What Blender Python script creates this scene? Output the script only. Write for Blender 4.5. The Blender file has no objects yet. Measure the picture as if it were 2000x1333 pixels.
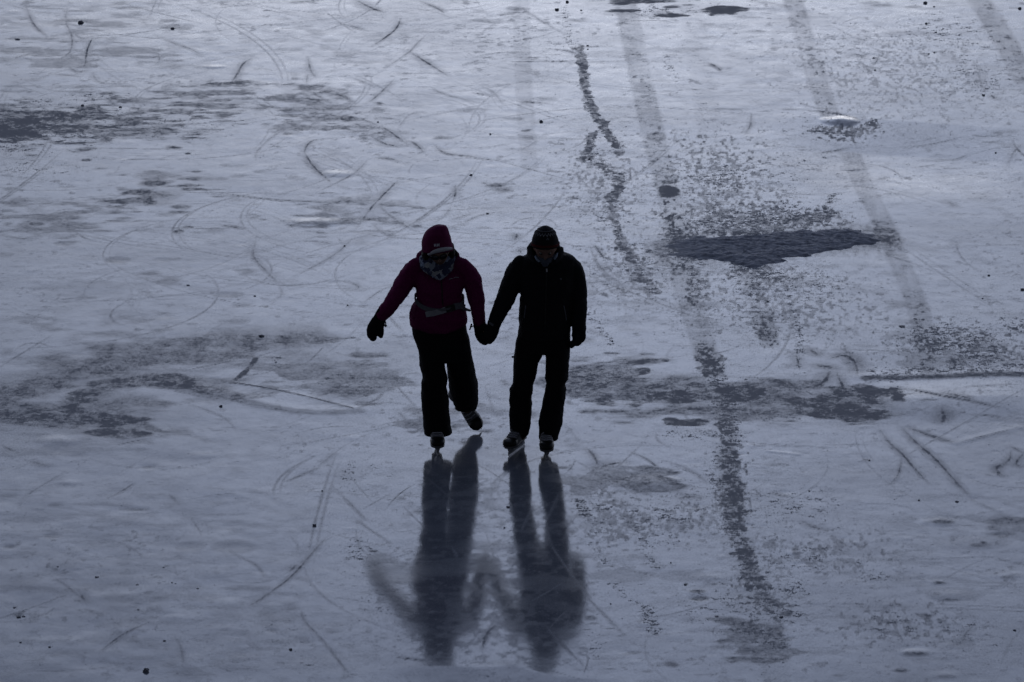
import bpy, bmesh, math, random
import numpy as np
from mathutils import Vector, Matrix, noise as mnoise
from mathutils.bvhtree import BVHTree

scene = bpy.context.scene
R = math.radians

# ------------------------------------------------------------------ camera
CAM_H, PITCH, FPX = 15.13, R(16.0), 13480.0
SP, CP = math.sin(PITCH), math.cos(PITCH)
cam_d = bpy.data.cameras.new("camera")
cam = bpy.data.objects.new("camera", cam_d)
scene.collection.objects.link(cam)
cam.location = (0, 0, CAM_H)
cam.rotation_euler = (R(90) - PITCH, 0, 0)
cam_d.sensor_width = 36.0
cam_d.lens = 36.0 * FPX / 2000.0
cam_d.clip_start = 0.5
cam_d.clip_end = 9000
scene.camera = cam

# ------------------------------------------------------------------ sky and sun (dusk, sun low behind the skaters)
SUN_EL = R(7.0)
world = bpy.data.worlds.new("World")
scene.world = world
world.use_nodes = True
wt = world.node_tree
wt.nodes.clear()
def wn(t, **kw):
    n = wt.nodes.new(t)
    for k, v in kw.items():
        setattr(n, k, v)
    return n
w_out = wn("ShaderNodeOutputWorld")
bg_sky = wn("ShaderNodeBackground")
bg_cloud = wn("ShaderNodeBackground")
add_bg = wn("ShaderNodeAddShader")
sky = wn("ShaderNodeTexSky", sky_type='NISHITA')
sky.sun_disc = False
sky.sun_elevation = SUN_EL
sky.sun_rotation = 0.0
sky.altitude = 200
bg_sky.inputs["Strength"].default_value = 0.0015
wt.links.new(sky.outputs[0], bg_sky.inputs["Color"])
tc = wn("ShaderNodeTexCoord")
sep = wn("ShaderNodeSeparateXYZ")
wt.links.new(tc.outputs["Generated"], sep.inputs[0])
ramp = wn("ShaderNodeValToRGB")
cr = ramp.color_ramp
SKY_STOPS = [
    (0.000, (0.66, 0.68, 0.76)),
    (0.050, (0.60, 0.645, 0.76)),
    (0.150, (0.600, 0.650, 0.790)),
    (0.225, (0.535, 0.600, 0.765)),
    (0.276, (0.462, 0.528, 0.702)),
    (0.326, (0.325, 0.382, 0.538)),
    (0.420, (0.200, 0.237, 0.345)),
    (1.000, (0.082, 0.102, 0.158)),
]
cr.elements[0].position = SKY_STOPS[0][0]
cr.elements[1].position = SKY_STOPS[-1][0]
for p, c in SKY_STOPS[1:-1]:
    cr.elements.new(p)
for e, (p, c) in zip(cr.elements, SKY_STOPS):
    e.position = p
    e.color = (*c, 1)
wt.links.new(sep.outputs["Z"], ramp.inputs[0])
azi = wn("ShaderNodeMapRange")           # cloud deck is bright on the sun's side, dim behind the viewer
azi.inputs["From Min"].default_value = -0.25
azi.inputs["From Max"].default_value = 0.85
azi.inputs["To Min"].default_value = 0.10
azi.inputs["To Max"].default_value = 1.0
wt.links.new(sep.outputs["Y"], azi.inputs["Value"])
# a brighter opening in the cloud round the sun's bearing
gl = wn("ShaderNodeMath", operation='MULTIPLY_ADD')
xo = wn("ShaderNodeMath", operation='SUBTRACT')
wt.links.new(sep.outputs["X"], xo.inputs[0])
xo.inputs[1].default_value = 0.012
xx = wn("ShaderNodeMath", operation='MULTIPLY')
wt.links.new(xo.outputs[0], xx.inputs[0])
wt.links.new(xo.outputs[0], xx.inputs[1])
ex = wn("ShaderNodeMath", operation='MULTIPLY')
wt.links.new(xx.outputs[0], ex.inputs[0])
ex.inputs[1].default_value = -1.0 / (2 * 0.06 ** 2)
ee = wn("ShaderNodeMath", operation='EXPONENT')
wt.links.new(ex.outputs[0], ee.inputs[0])
wt.links.new(ee.outputs[0], gl.inputs[0])
gl.inputs[1].default_value = 0.42
gl.inputs[2].default_value = 0.60
mul = wn("ShaderNodeMath", operation='MULTIPLY')
wt.links.new(azi.outputs[0], mul.inputs[0])
wt.links.new(gl.outputs[0], mul.inputs[1])
sc_ = wn("ShaderNodeMath", operation='MULTIPLY')
wt.links.new(mul.outputs[0], sc_.inputs[0])
sc_.inputs[1].default_value = 3.16
wt.links.new(ramp.outputs["Color"], bg_cloud.inputs["Color"])
wt.links.new(sc_.outputs[0], bg_cloud.inputs["Strength"])
wt.links.new(bg_sky.outputs[0], add_bg.inputs[0])
wt.links.new(bg_cloud.outputs[0], add_bg.inputs[1])
wt.links.new(add_bg.outputs[0], w_out.inputs["Surface"])

sun_d = bpy.data.lights.new("sun", 'SUN')
sun_d.energy = 0.04
sun_d.angle = R(14)
sun_d.color = (1.0, 0.97, 0.94)
sun = bpy.data.objects.new("sun", sun_d)
sun.rotation_euler = (-(R(90) - SUN_EL), 0, 0)
sun.location = (0, 80, 20)
scene.collection.objects.link(sun)

scene.view_settings.view_transform = 'Standard'
scene.view_settings.look = 'None'
scene.view_settings.exposure = 0.0
scene.view_settings.gamma = 1.0

# ------------------------------------------------------------------ survey helpers: where the photo's points stand on the lake
def ray(px, py):
    a = (px - 1000.0) / FPX
    b = -(py - 666.5) / FPX
    return np.array([a, CP + b * SP, -SP + b * CP])
def W(px, py, Y):
    d = ray(px, py)
    return np.array([0, 0, CAM_H]) + d * (Y / d[1])
def G(px, py):
    d = ray(px, py)
    return (np.array([0, 0, CAM_H]) + d * (CAM_H / -d[2]))
def GY(py):
    return float(G(1000, py)[1])
def catmull(pts, step=None, n=None):
    P = np.array(pts, float)
    if len(P) == 2:
        k = n or 6
        t = np.linspace(0, 1, k)[:, None]
        return P[0] * (1 - t) + P[1] * t
    Q = np.vstack([2 * P[0] - P[1], P, 2 * P[-1] - P[-2]])
    out = []
    for i in range(1, len(Q) - 2):
        p0, p1, p2, p3 = Q[i - 1], Q[i], Q[i + 1], Q[i + 2]
        k = n or 8
        for t in np.linspace(0, 1, k, endpoint=False):
            out.append(0.5 * (2 * p1 + (-p0 + p2) * t + (2 * p0 - 5 * p1 + 4 * p2 - p3) * t * t + (-p0 + 3 * p1 - 3 * p2 + p3) * t ** 3))
    out.append(P[-1])
    return np.array(out)

# ------------------------------------------------------------------ materials
def mat_new(name):
    m = bpy.data.materials.new(name)
    m.use_nodes = True
    nt = m.node_tree
    b = nt.nodes["Principled BSDF"]
    return m, nt, b
def cloth(name, col, var=0.35, rough=0.9, scale=60, sheen=0.0, bump=0.25):
    m, nt, b = mat_new(name)
    t = nt.nodes.new("ShaderNodeTexCoord")
    n = nt.nodes.new("ShaderNodeTexNoise")
    n.inputs["Scale"].default_value = scale
    n.inputs["Detail"].default_value = 5
    nt.links.new(t.outputs["Object"], n.inputs["Vector"])
    mx = nt.nodes.new("ShaderNodeMix"); mx.data_type = 'RGBA'
    mx.inputs[6].default_value = (*[c * (1 - var) for c in col], 1)
    mx.inputs[7].default_value = (*[c * (1 + var) for c in col], 1)
    nt.links.new(n.outputs["Fac"], mx.inputs[0])
    nt.links.new(mx.outputs[2], b.inputs["Base Color"])
    b.inputs["Roughness"].default_value = rough
    b.inputs["Specular IOR Level"].default_value = 0.15
    b.inputs["Sheen Weight"].default_value = sheen
    bp = nt.nodes.new("ShaderNodeBump")
    bp.inputs["Strength"].default_value = bump
    bp.inputs["Distance"].default_value = 0.004
    nt.links.new(n.outputs["Fac"], bp.inputs["Height"])
    nt.links.new(bp.outputs[0], b.inputs["Normal"])
    return m
M_BLACK = cloth("black_nylon", (0.0075, 0.0075, 0.0095))
M_TROUSER = cloth("black_snow_trouser", (0.0045, 0.0045, 0.006))
M_PLUM = cloth("plum_shell_fabric", (0.088, 0.003, 0.043))
M_PLUMKNIT = cloth("plum_knit", (0.084, 0.004, 0.040), scale=140, bump=0.6)
M_GLOVE = cloth("black_glove", (0.006, 0.006, 0.008))
M_GREY = cloth("grey_webbing", (0.20, 0.20, 0.21), scale=200)
M_GREYDARK = cloth("dark_grey_webbing", (0.09, 0.09, 0.10), scale=200)
M_BRIM = cloth("pale_grey_band", (0.36, 0.36, 0.37), scale=120)
M_SKIN = cloth("skin", (0.13, 0.075, 0.057), var=0.12, rough=0.6, scale=30, bump=0.05)
M_HAIR = cloth("dark_hair", (0.012, 0.009, 0.008), rough=0.6, scale=200)
M_RED = cloth("dark_red_knit", (0.055, 0.003, 0.006), scale=140)
M_WHITE = cloth("pale_thread", (0.62, 0.62, 0.66), scale=100)
M_LACE = cloth("pale_lace", (0.27, 0.27, 0.30), scale=150)
M_BOOT = cloth("black_boot_leather", (0.016, 0.016, 0.018), rough=0.5)
M_BOOTG = cloth("grey_boot_leather", (0.085, 0.085, 0.092), rough=0.55)
M_TOE = cloth("black_toe_cap", (0.008, 0.008, 0.009), rough=0.35)
M_HOLDER = cloth("pale_plastic_holder", (0.19, 0.20, 0.225), rough=0.4, var=0.1, bump=0.0)
M_STEEL, nt_, b_ = mat_new("skate_steel")
b_.inputs["Base Color"].default_value = (0.5, 0.5, 0.52, 1); b_.inputs["Metallic"].default_value = 1; b_.inputs["Roughness"].default_value = 0.28
M_LENS, nt_, b_ = mat_new("dark_lens")
b_.inputs["Base Color"].default_value = (0.01, 0.01, 0.012, 1); b_.inputs["Roughness"].default_value = 0.08
M_EYE, nt_, b_ = mat_new("eye_white")
b_.inputs["Base Color"].default_value = (0.06, 0.056, 0.052, 1); b_.inputs["Roughness"].default_value = 0.2
M_GAITER = cloth("blue_grey_fleece", (0.055, 0.062, 0.078), scale=90)
M_COLLAR = cloth("pale_blue_lining", (0.17, 0.20, 0.25), scale=120)
M_CHUNK, nt_, b_ = mat_new("dirty_ice_lump")
t_ = nt_.nodes.new("ShaderNodeTexCoord"); n_ = nt_.nodes.new("ShaderNodeTexNoise")
n_.inputs["Scale"].default_value = 60; nt_.links.new(t_.outputs["Object"], n_.inputs["Vector"])
r_ = nt_.nodes.new("ShaderNodeValToRGB")
r_.color_ramp.elements[0].color = (0.06, 0.064, 0.08, 1); r_.color_ramp.elements[1].color = (0.2, 0.21, 0.25, 1)
nt_.links.new(n_.outputs["Fac"], r_.inputs[0]); nt_.links.new(r_.outputs[0], b_.inputs["Base Color"])
b_.inputs["Roughness"].default_value = 0.6; b_.inputs["Specular IOR Level"].default_value = 0.2

def scarf_material():
    m, nt, b = mat_new("checked_scarf_cloth")
    t = nt.nodes.new("ShaderNodeTexCoord")
    mp = nt.nodes.new("ShaderNodeMapping")
    mp.inputs["Rotation"].default_value = (0.3, 0.5, 0.4)
    nt.links.new(t.outputs["Object"], mp.inputs[0])
    v = nt.nodes.new("ShaderNodeTexVoronoi"); v.feature = 'F1'; v.distance = 'CHEBYCHEV'
    v.inputs["Scale"].default_value = 27
    nt.links.new(mp.outputs[0], v.inputs["Vector"])
    sp = nt.nodes.new("ShaderNodeSeparateColor")
    nt.links.new(v.outputs["Color"], sp.inputs[0])
    rp = nt.nodes.new("ShaderNodeValToRGB"); rp.color_ramp.interpolation = 'CONSTANT'
    e = rp.color_ramp.elements
    e[0].position = 0; e[0].color = (0.032, 0.035, 0.065, 1)
    e[1].position = 0.40; e[1].color = (0.20, 0.22, 0.26, 1)
    x = e.new(0.58); x.color = (0.06, 0.064, 0.10, 1)
    x = e.new(0.74); x.color = (0.20, 0.235, 0.31, 1)
    x = e.new(0.88); x.color = (0.24, 0.24, 0.24, 1)
    nt.links.new(sp.outputs[0], rp.inputs[0]); nt.links.new(rp.outputs[0], b.inputs["Base Color"])
    b.inputs["Roughness"].default_value = 0.95
    b.inputs["Specular IOR Level"].default_value = 0.1
    return m
M_SCARF = scarf_material()

# ------------------------------------------------------------------ mesh helpers
def link_obj(name, me, mat=None, parent=None, smooth=True):
    o = bpy.data.objects.new(name, me)
    scene.collection.objects.link(o)
    if mat is not None:
        me.materials.append(mat)
    if parent is not None:
        o.parent = parent
    if smooth:
        me.polygons.foreach_set("use_smooth", np.ones(len(me.polygons), bool))
    return o
def mesh_of(verts, faces, name="m"):
    me = bpy.data.meshes.new(name)
    me.from_pydata([tuple(v) for v in verts], [], [tuple(f) for f in faces])
    me.update()
    return me
def rings_mesh(rings, cap=True, closed=False):
    k = len(rings[0])
    V = np.concatenate(rings)
    F = []
    n = len(rings)
    for i in range(n - 1 + (1 if closed else 0)):
        a, b = i * k, ((i + 1) % n) * k
        for j in range(k):
            jj = (j + 1) % k
            F.append((a + j, a + jj, b + jj, b + j))
    if cap and not closed:
        V = np.vstack([V, rings[0].mean(0), rings[-1].mean(0)])
        c0, c1 = len(V) - 2, len(V) - 1
        for j in range(k):
            jj = (j + 1) % k
            F.append((c0, jj, j))
            F.append((c1, (n - 1) * k + j, (n - 1) * k + jj))
    return V, F
def tube3(P, r1, r2=None, k=20, up=(0, 1, 0), round_ends=True):
    """P Nx3 centres, r1 half width seen from the front, r2 half depth."""
    P = np.array(P, float); r1 = np.array(r1, float); r2 = r1 if r2 is None else np.array(r2, float)
    T = np.gradient(P, axis=0); T /= np.linalg.norm(T, axis=1)[:, None] + 1e-9
    if round_ends:
        add0, add1 = [], []
        for f, g in ((0.92, 0.40), (0.66, 0.75), (0.3, 0.95)):
            add0.insert(0, (P[0] - T[0] * r1[0] * g, r1[0] * f, r2[0] * f, T[0]))
            add1.append((P[-1] + T[-1] * r1[-1] * g, r1[-1] * f, r2[-1] * f, T[-1]))
        P = np.vstack([[a[0] for a in add0], P, [a[0] for a in add1]])
        r1 = np.concatenate([[a[1] for a in add0], r1, [a[1] for a in add1]])
        r2 = np.concatenate([[a[2] for a in add0], r2, [a[2] for a in add1]])
        T = np.vstack([[a[3] for a in add0], T, [a[3] for a in add1]])
    th = np.linspace(0, 2 * math.pi, k, endpoint=False)
    rings = []
    for p, a, b, t in zip(P, r1, r2, T):
        u = np.array(up, float)
        s = np.cross(t, u); s /= np.linalg.norm(s) + 1e-9
        d = np.cross(s, t)
        rings.append(p + np.outer(np.cos(th) * a, s) + np.outer(np.sin(th) * b, d))
    return rings_mesh(rings)
def ptube(pts, Y0, depth=1.0, sub=6, fold=0.0, seed=0, k=20, rounded=True):
    """pts (px, py, r_px, dy[, depth]) -> tube standing at plane Y0 + dy."""
    A = np.array([(p + (0,) * (4 - len(p)))[:4] for p in pts], float)
    C = catmull(A, n=sub)
    rng = np.random.RandomState(seed)
    P = np.array([W(c[0], c[1], Y0 + c[3]) for c in C])
    s = FPX / (P[:, 1] * CP + (CAM_H - P[:, 2]) * SP)
    r = C[:, 2] / s
    if fold:
        f = rng.uniform(-1, 1, len(r)); f = np.convolve(f, [0.25, 0.5, 0.25], 'same') * 1.6
        f[:2] = 0; f[-2:] = 0
        r = r * (1 + fold * f)
    return tube3(P, r, r * depth, k=k, round_ends=rounded)
def loft(L, Rr, ys, Y0, depth, dy=0.0, k=32, power=2.3):
    """Horizontal rings between a left and a right outline (photo points); depth/dy may be lists over ys."""
    L = np.array(L, float); Rr = np.array(Rr, float)
    rings = []
    th = np.linspace(0, 2 * math.pi, k, endpoint=False)
    for i, y in enumerate(ys):
        xl = np.interp(y, L[:, 1], L[:, 0]); xr = np.interp(y, Rr[:, 1], Rr[:, 0])
        d = np.interp(y, depth[0], depth[1]) if isinstance(depth, tuple) else depth
        o = np.interp(y, dy[0], dy[1]) if isinstance(dy, tuple) else dy
        a = W(xl, y, Y0 + o); b = W(xr, y, Y0 + o)
        c = (a + b) / 2; h = (b[0] - a[0]) / 2
        cs, sn = np.cos(th), np.sin(th)
        ex = np.sign(cs) * np.abs(cs) ** (2 / power) * h
        ey = np.sign(sn) * np.abs(sn) ** (2 / power) * d
        rings.append(np.stack([c[0] + ex, c[1] + ey, np.full(k, c[2])], 1))
    return rings_mesh(rings)
def ball(c, rx, ry, rz, n=3):
    bm = bmesh.new()
    bmesh.ops.create_icosphere(bm, subdivisions=n, radius=1)
    V = np.array([v.co[:] for v in bm.verts]) * [rx, ry, rz] + np.array(c)
    F = [tuple(v.index for v in f.verts) for f in bm.faces]
    bm.free()
    return V, F
def join(parts):
    V, F, o = [], [], 0
    for v, f in parts:
        V.append(np.array(v)); F += [tuple(i + o for i in q) for q in f]; o += len(v)
    return np.vstack(V), F
TEX = {}
def cloud_tex(scale, depth=2):
    key = (scale, depth)
    if key not in TEX:
        t = bpy.data.textures.new("folds_%d" % len(TEX), 'CLOUDS')
        t.noise_scale = scale; t.noise_depth = depth
        TEX[key] = t
    return TEX[key]
def fuse(parts, voxel=0.008, smooth=4, wrinkle=0.0, wscale=0.07, name="m", wrinkle2=0.0):
    V, F = join(parts)
    me = mesh_of(V, F, "tmp")
    o = bpy.data.objects.new("tmp", me)
    scene.collection.objects.link(o)
    bmt = bmesh.new(); bmt.from_mesh(me); bmesh.ops.recalc_face_normals(bmt, faces=bmt.faces); bmt.to_mesh(me); bmt.free()
    m = o.modifiers.new("r", 'REMESH'); m.mode = 'VOXEL'; m.voxel_size = voxel
    if smooth:
        s = o.modifiers.new("s", 'SMOOTH'); s.iterations = smooth; s.factor = 0.5
    for amt, scl in ((wrinkle, wscale), (wrinkle2, wscale * 0.4)):
        if amt:
            d = o.modifiers.new("d", 'DISPLACE'); d.texture = cloud_tex(scl); d.strength = amt; d.mid_level = 0.5; d.texture_coords = 'LOCAL'
    dg = bpy.context.evaluated_depsgraph_get()
    out = bpy.data.meshes.new_from_object(o.evaluated_get(dg))
    out.name = name
    bpy.data.objects.remove(o); bpy.data.meshes.remove(me)
    return out
def bvh_of(me):
    return BVHTree.FromPolygons([v.co[:] for v in me.vertices], [p.vertices[:] for p in me.polygons])
def shift(me, off):
    c = np.empty(len(me.vertices) * 3); me.vertices.foreach_get("co", c)
    c = c.reshape(-1, 3) - np.array(off); me.vertices.foreach_set("co", c.ravel()); me.update()
def hit(bvh, px, py, lift):
    d = Vector(ray(px, py)).normalized()
    o = Vector((0, 0, CAM_H))
    loc, nor, idx, dist = bvh.ray_cast(o, d, 200)
    if loc is None:
        return None
    if nor.dot(d) > 0: nor = -nor
    return loc + nor * lift, nor
def ribbon(bvh, pts, hw, thick=0.004, sub=6, lift=0.002):
    """A sewn-on strip that follows the garment along photo points; hw half width in metres."""
    C = catmull(np.array(pts, float), n=sub)
    Ps, Ns = [], []
    for c in C:
        h = hit(bvh, c[0], c[1], lift)
        if h:
            Ps.append(np.array(h[0])); Ns.append(np.array(h[1]))
    P = np.array(Ps); N = np.array(Ns)
    if len(P) > 4:
        kx = np.ones(3) / 3
        N[1:-1] = (N[:-2] + N[1:-1] + N[2:]) / 3
    T = np.gradient(P, axis=0); T /= np.linalg.norm(T, axis=1)[:, None] + 1e-9
    S = np.cross(T, N); S /= np.linalg.norm(S, axis=1)[:, None] + 1e-9
    rings = []
    for p, n, s in zip(P, N, S):
        rings.append(np.array([p - s * hw - n * thick, p + s * hw - n * thick, p + s * hw + n * thick, p - s * hw + n * thick]))
    return rings_mesh(rings)

def tag(o, label=None, cat=None, group=None, kind=None):
    if label: o["label"] = label
    if cat: o["category"] = cat
    if group: o["group"] = group
    if kind: o["kind"] = kind
    return o

# ------------------------------------------------------------------ the ice: one sheet to the horizon, finely meshed where the photo looks
XS = np.arange(-7.9, 7.9001, 0.0088)
YS = np.arange(41.4, 71.6001, 0.025)
XA = np.concatenate([[-4000, -800, -200, -60, -25, -14, -9], XS, [9, 14, 25, 60, 200, 800, 4000]])
YA = np.concatenate([[-1500, -300, -60, 0, 20, 33, 39], YS, [74, 84, 100, 150, 300, 900, 5000]])
NX, NY = len(XA), len(YA)
ix0, iy0 = 7, 7
nx, ny = len(XS), len(YS)
soft = np.zeros((ny, nx), np.float32)      # matt worn ice
speck = np.zeros((ny, nx), np.float32)     # density of dark crumbs
hgt = np.zeros((ny, nx), np.float32)       # relief in metres
DX, DY = 0.0088, 0.025

def window(x0, x1, y0, y1):
    a = max(0, int((x0 - XS[0]) / DX)); b = min(nx, int((x1 - XS[0]) / DX) + 2)
    c = max(0, int((y0 - YS[0]) / DY)); d = min(ny, int((y1 - YS[0]) / DY) + 2)
    return a, b, c, d
def sstep(a, b, x):
    t = np.clip((x - a) / (b - a), 0, 1)
    return t * t * (3 - 2 * t)
def vnoise(x, y, seed):
    xi = np.floor(x).astype(np.int64); yi = np.floor(y).astype(np.int64)
    fx = x - xi; fy = y - yi
    fx = fx * fx * (3 - 2 * fx); fy = fy * fy * (3 - 2 * fy)
    def h(a, b):
        n = (a * 374761393 + b * 668265263 + seed * 974711) & 0x7fffffff
        n = ((n ^ (n >> 13)) * 1274126177) & 0x7fffffff
        return ((n ^ (n >> 16)) & 0xffff) / 65535.0
    return (h(xi, yi) * (1 - fx) + h(xi + 1, yi) * fx) * (1 - fy) + (h(xi, yi + 1) * (1 - fx) + h(xi + 1, yi + 1) * fx) * fy
def fbm(x, y, seed, oct=3):
    s, a, t = 0, 1.0, 0
    for o in range(oct):
        s = s + a * vnoise(x * 2 ** o, y * 2 ** o, seed + o * 17); t += a; a *= 0.5
    return s / t - 0.5
GX, GYY = np.meshgrid(XS, YS)
GX = GX.astype(np.float32); GYY = GYY.astype(np.float32)
RAG = fbm(GX * 9, GYY * 5, 3, 4).astype(np.float32)      # raggedness of the edges
RAGF = fbm(GX * 34, GYY * 14, 13, 3).astype(np.float32)
RAG2 = fbm(GX * 3.0, GYY * 1.6, 11, 4).astype(np.float32)

def stroke(pts, w, s, field=None, edge=0.6, rag=0.0, taper=False, sub=6, mode='max', wy=None, fine=False):
    """pts: photo points on the ice; w: half width in metres across x; wy: in depth."""
    f = soft if field is None else field
    wy = wy or w
    C = catmull(np.array(pts, float), n=sub)
    P = np.array([G(a, b)[:2] for a, b in C[:, :2]])
    n = len(P)
    tmp = None
    for i in range(n - 1):
        p, q = P[i], P[i + 1]
        ww = w; fade = 1.0
        if taper:
            t = (i + 0.5) / (n - 1)
            fade = math.sin(math.pi * min(1, max(0, t))) ** 0.6
            ww = w * (0.7 + 0.3 * fade)
        r = wy / w
        a, b, c, d = window(min(p[0], q[0]) - 2 * ww, max(p[0], q[0]) + 2 * ww, min(p[1], q[1]) - 2 * ww * r, max(p[1], q[1]) + 2 * ww * r)
        if b <= a or d <= c: continue
        X = GX[c:d, a:b] - p[0]; Y = (GYY[c:d, a:b] - p[1]) / r
        vx, vy = q[0] - p[0], (q[1] - p[1]) / r
        L2 = vx * vx + vy * vy + 1e-12
        t = np.clip((X * vx + Y * vy) / L2, 0, 1)
        dist = np.hypot(X - t * vx, Y - t * vy)
        e = dist / ww + ((RAGF if fine else RAG)[c:d, a:b] * rag if rag else 0)
        val = s * fade * (1 - sstep(edge, 1.0 + (1 - edge) * 0.4, e))
        if mode == 'max':
            np.maximum(f[c:d, a:b], val, out=f[c:d, a:b])
        else:
            np.minimum(f[c:d, a:b], f[c:d, a:b] * (1 - val), out=f[c:d, a:b])
def blob(cx, cy, rx, ry, s, field=None, edge=0.3, rag=0.0, mode='max', big=False):
    """ellipse with photo half-sizes rx, ry in pixels"""
    f = soft if field is None else field
    c0 = G(cx, cy); wx = abs(G(cx + rx, cy)[0] - c0[0]); wy = abs(G(cx, cy - ry)[1] - G(cx, cy + ry)[1]) / 2
    m = 1.5 + rag * 0.6
    a, b, c, d = window(c0[0] - m * wx, c0[0] + m * wx, c0[1] - m * wy, c0[1] + m * wy)
    if b <= a or d <= c: return
    e = np.hypot((GX[c:d, a:b] - c0[0]) / wx, (GYY[c:d, a:b] - c0[1]) / wy)
    if rag: e = e + (RAG2 if big else RAG)[c:d, a:b] * rag
    val = s * (1 - sstep(edge, 1.05, e))
    if mode == 'max': np.maximum(f[c:d, a:b], val, out=f[c:d, a:b])
    elif mode == 'add': f[c:d, a:b] += val
    else: f[c:d, a:b] *= (1 - val)
def streaky(cx, cy, rx, ry, dens, s, seed, fx=3.0, fy=4.5, soft_=0.10, field=None, octv=4, mode='max'):
    '''ragged worn ice: thresholded noise that fills in towards the middle of an ellipse (photo pixels)'''
    f = soft if field is None else field
    c0 = G(cx, cy); wx = abs(G(cx + rx, cy)[0] - c0[0]); wy = abs(G(cx, cy - ry)[1] - G(cx, cy + ry)[1]) / 2
    a, b, c, d = window(c0[0] - 1.5 * wx, c0[0] + 1.5 * wx, c0[1] - 1.5 * wy, c0[1] + 1.5 * wy)
    if b <= a or d <= c: return
    X, Y = GX[c:d, a:b], GYY[c:d, a:b]
    e = np.hypot((X - c0[0]) / wx, (Y - c0[1]) / wy)
    w = 1 - sstep(0.0, 1.35, e)
    n = fbm(X * fx, Y * fy, seed, octv) * 2.0
    val = (s * sstep(0.0, soft_ * 2.2, n + 0.62 - 1.15 + dens * 1.15 * w) * sstep(0, .12, w)).astype(np.float32)
    if mode == 'max': np.maximum(f[c:d, a:b], val, out=f[c:d, a:b])
    else: f[c:d, a:b] *= 1 - val
def streak_path(pts, rx, ry, dens, s, seed, n=4, **k):
    for q, (x, y) in enumerate(catmull(np.array(pts, float), n=n)):
        streaky(x, y, rx, ry, dens, s, seed, **k)
def ridge(pts, w, amp, sub=6, field=None):
    """raised (or sunk) line of relief"""
    tmp = np.zeros_like(hgt)
    C = catmull(np.array(pts, float), n=sub)
    P = np.array([G(a, b)[:2] for a, b in C[:, :2]])
    for p, q in zip(P[:-1], P[1:]):
        a, b, c, d = window(min(p[0], q[0]) - 3 * w, max(p[0], q[0]) + 3 * w, min(p[1], q[1]) - 3 * w, max(p[1], q[1]) + 3 * w)
        if b <= a or d <= c: continue
        X = GX[c:d, a:b] - p[0]; Y = GYY[c:d, a:b] - p[1]
        vx, vy = q[0] - p[0], q[1] - p[1]
        t = np.clip((X * vx + Y * vy) / (vx * vx + vy * vy + 1e-12), 0, 1)
        e = np.hypot(X - t * vx, Y - t * vy) / w
        np.maximum(tmp[c:d, a:b], np.exp(-e * e), out=tmp[c:d, a:b])
    hgt[:] += amp * tmp
def dome(cx, cy, rx, ry, amp, p=1.0, rimw=0.0):
    c0 = G(cx, cy); wx = abs(G(cx + rx, cy)[0] - c0[0]); wy = abs(G(cx, cy - ry)[1] - G(cx, cy + ry)[1]) / 2
    a, b, c, d = window(c0[0] - 1.6 * wx, c0[0] + 1.6 * wx, c0[1] - 1.6 * wy, c0[1] + 1.6 * wy)
    if b <= a or d <= c: return
    e = np.hypot((GX[c:d, a:b] - c0[0]) / wx, (GYY[c:d, a:b] - c0[1]) / wy)
    e = e + RAG[c:d, a:b] * 0.5
    hgt[c:d, a:b] += 0.20 * amp * (1 - sstep(0.0, 1.0, e)) ** p
def ramp_poly(pts, depth, amp):
    """a plate whose far edge follows pts and that slopes down towards the near side over `depth` metres"""
    C = catmull(np.array(pts, float), n=6)
    P = np.array([G(a, b)[:2] for a, b in C[:, :2]])
    o = np.argsort(P[:, 0]); P = P[o]
    ye = np.interp(GX, P[:, 0], P[:, 1])
    t = (ye - GYY) / depth
    inside = (GX > P[0, 0]) & (GX < P[-1, 0])
    fx = sstep(P[0, 0], P[0, 0] + 0.35 * (P[-1, 0] - P[0, 0]), GX) * (1 - sstep(P[-1, 0] - 0.3 * (P[-1, 0] - P[0, 0]), P[-1, 0], GX))
    v = np.where(t > 0, np.minimum(t, 1) * (1 - sstep(1.0, 2.5, t)), 0)
    hgt[:] += (amp * v * fx).astype(np.float32)

# --- tyre bands
BANDS = []
def band(pts, w, s, k, edge=0.85):
    BANDS.append((pts, w, s)); stroke(pts, w * 0.98, k * .30, field=speck, edge=0.7, rag=0.25)
band([(1218, -10), (1240, 100), (1262, 200), (1285, 300), (1312, 400), (1332, 470)], 0.115, 0.15, 0.16)
band([(1330, 520), (1345, 580), (1370, 660), (1395, 745)], 0.11, 0.16, 0.22)
band([(1405, 830), (1418, 900), (1445, 1050), (1470, 1150), (1500, 1250), (1520, 1345)], 0.10, 0.10, 0.22)
band([(1545, -10), (1580, 100), (1604, 180), (1622, 225)], 0.105, 0.17, 0.08)
band([(1662, 300), (1690, 370), (1722, 430), (1752, 500), (1785, 580), (1805, 650), (1818, 720)], 0.10, 0.18, 0.08)
band([(1905, -10), (1950, 60), (2005, 160)], 0.13, 0.20, 0.12)
band([(1018, -5), (1022, 150), (1035, 330)], 0.085, 0.08, 0.05)
band([(1345, -5), (1370, 150), (1392, 300)], 0.12, 0.045, 0.03)
band([(1468, 560), (1490, 620), (1505, 675)], 0.09, 0.14, 0.25)
for (x, y, rx, ry, s, k) in [(1282, 268, 22, 11, .30, .3), (1305, 374, 24, 13, .62, .5), (1304, 356, 14, 5, .45, .4), (1318, 318, 22, 30, 0, .15), (1258, 172, 22, 12, .16, .2), (1235, 110, 20, 16, .1, .2),
                             (1492, 632, 28, 30, .2, .45), (1497, 655, 26, 14, .28, .5), (1378, 690, 24, 24, .15, .55), (1392, 725, 24, 22, .2, .65), (1360, 545, 24, 45, .12, .45)]:
    blob(x, y, rx, ry, s, edge=0.75, rag=0.5); blob(x, y, rx, ry, k, field=speck, edge=0.55, rag=0.7)

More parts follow.
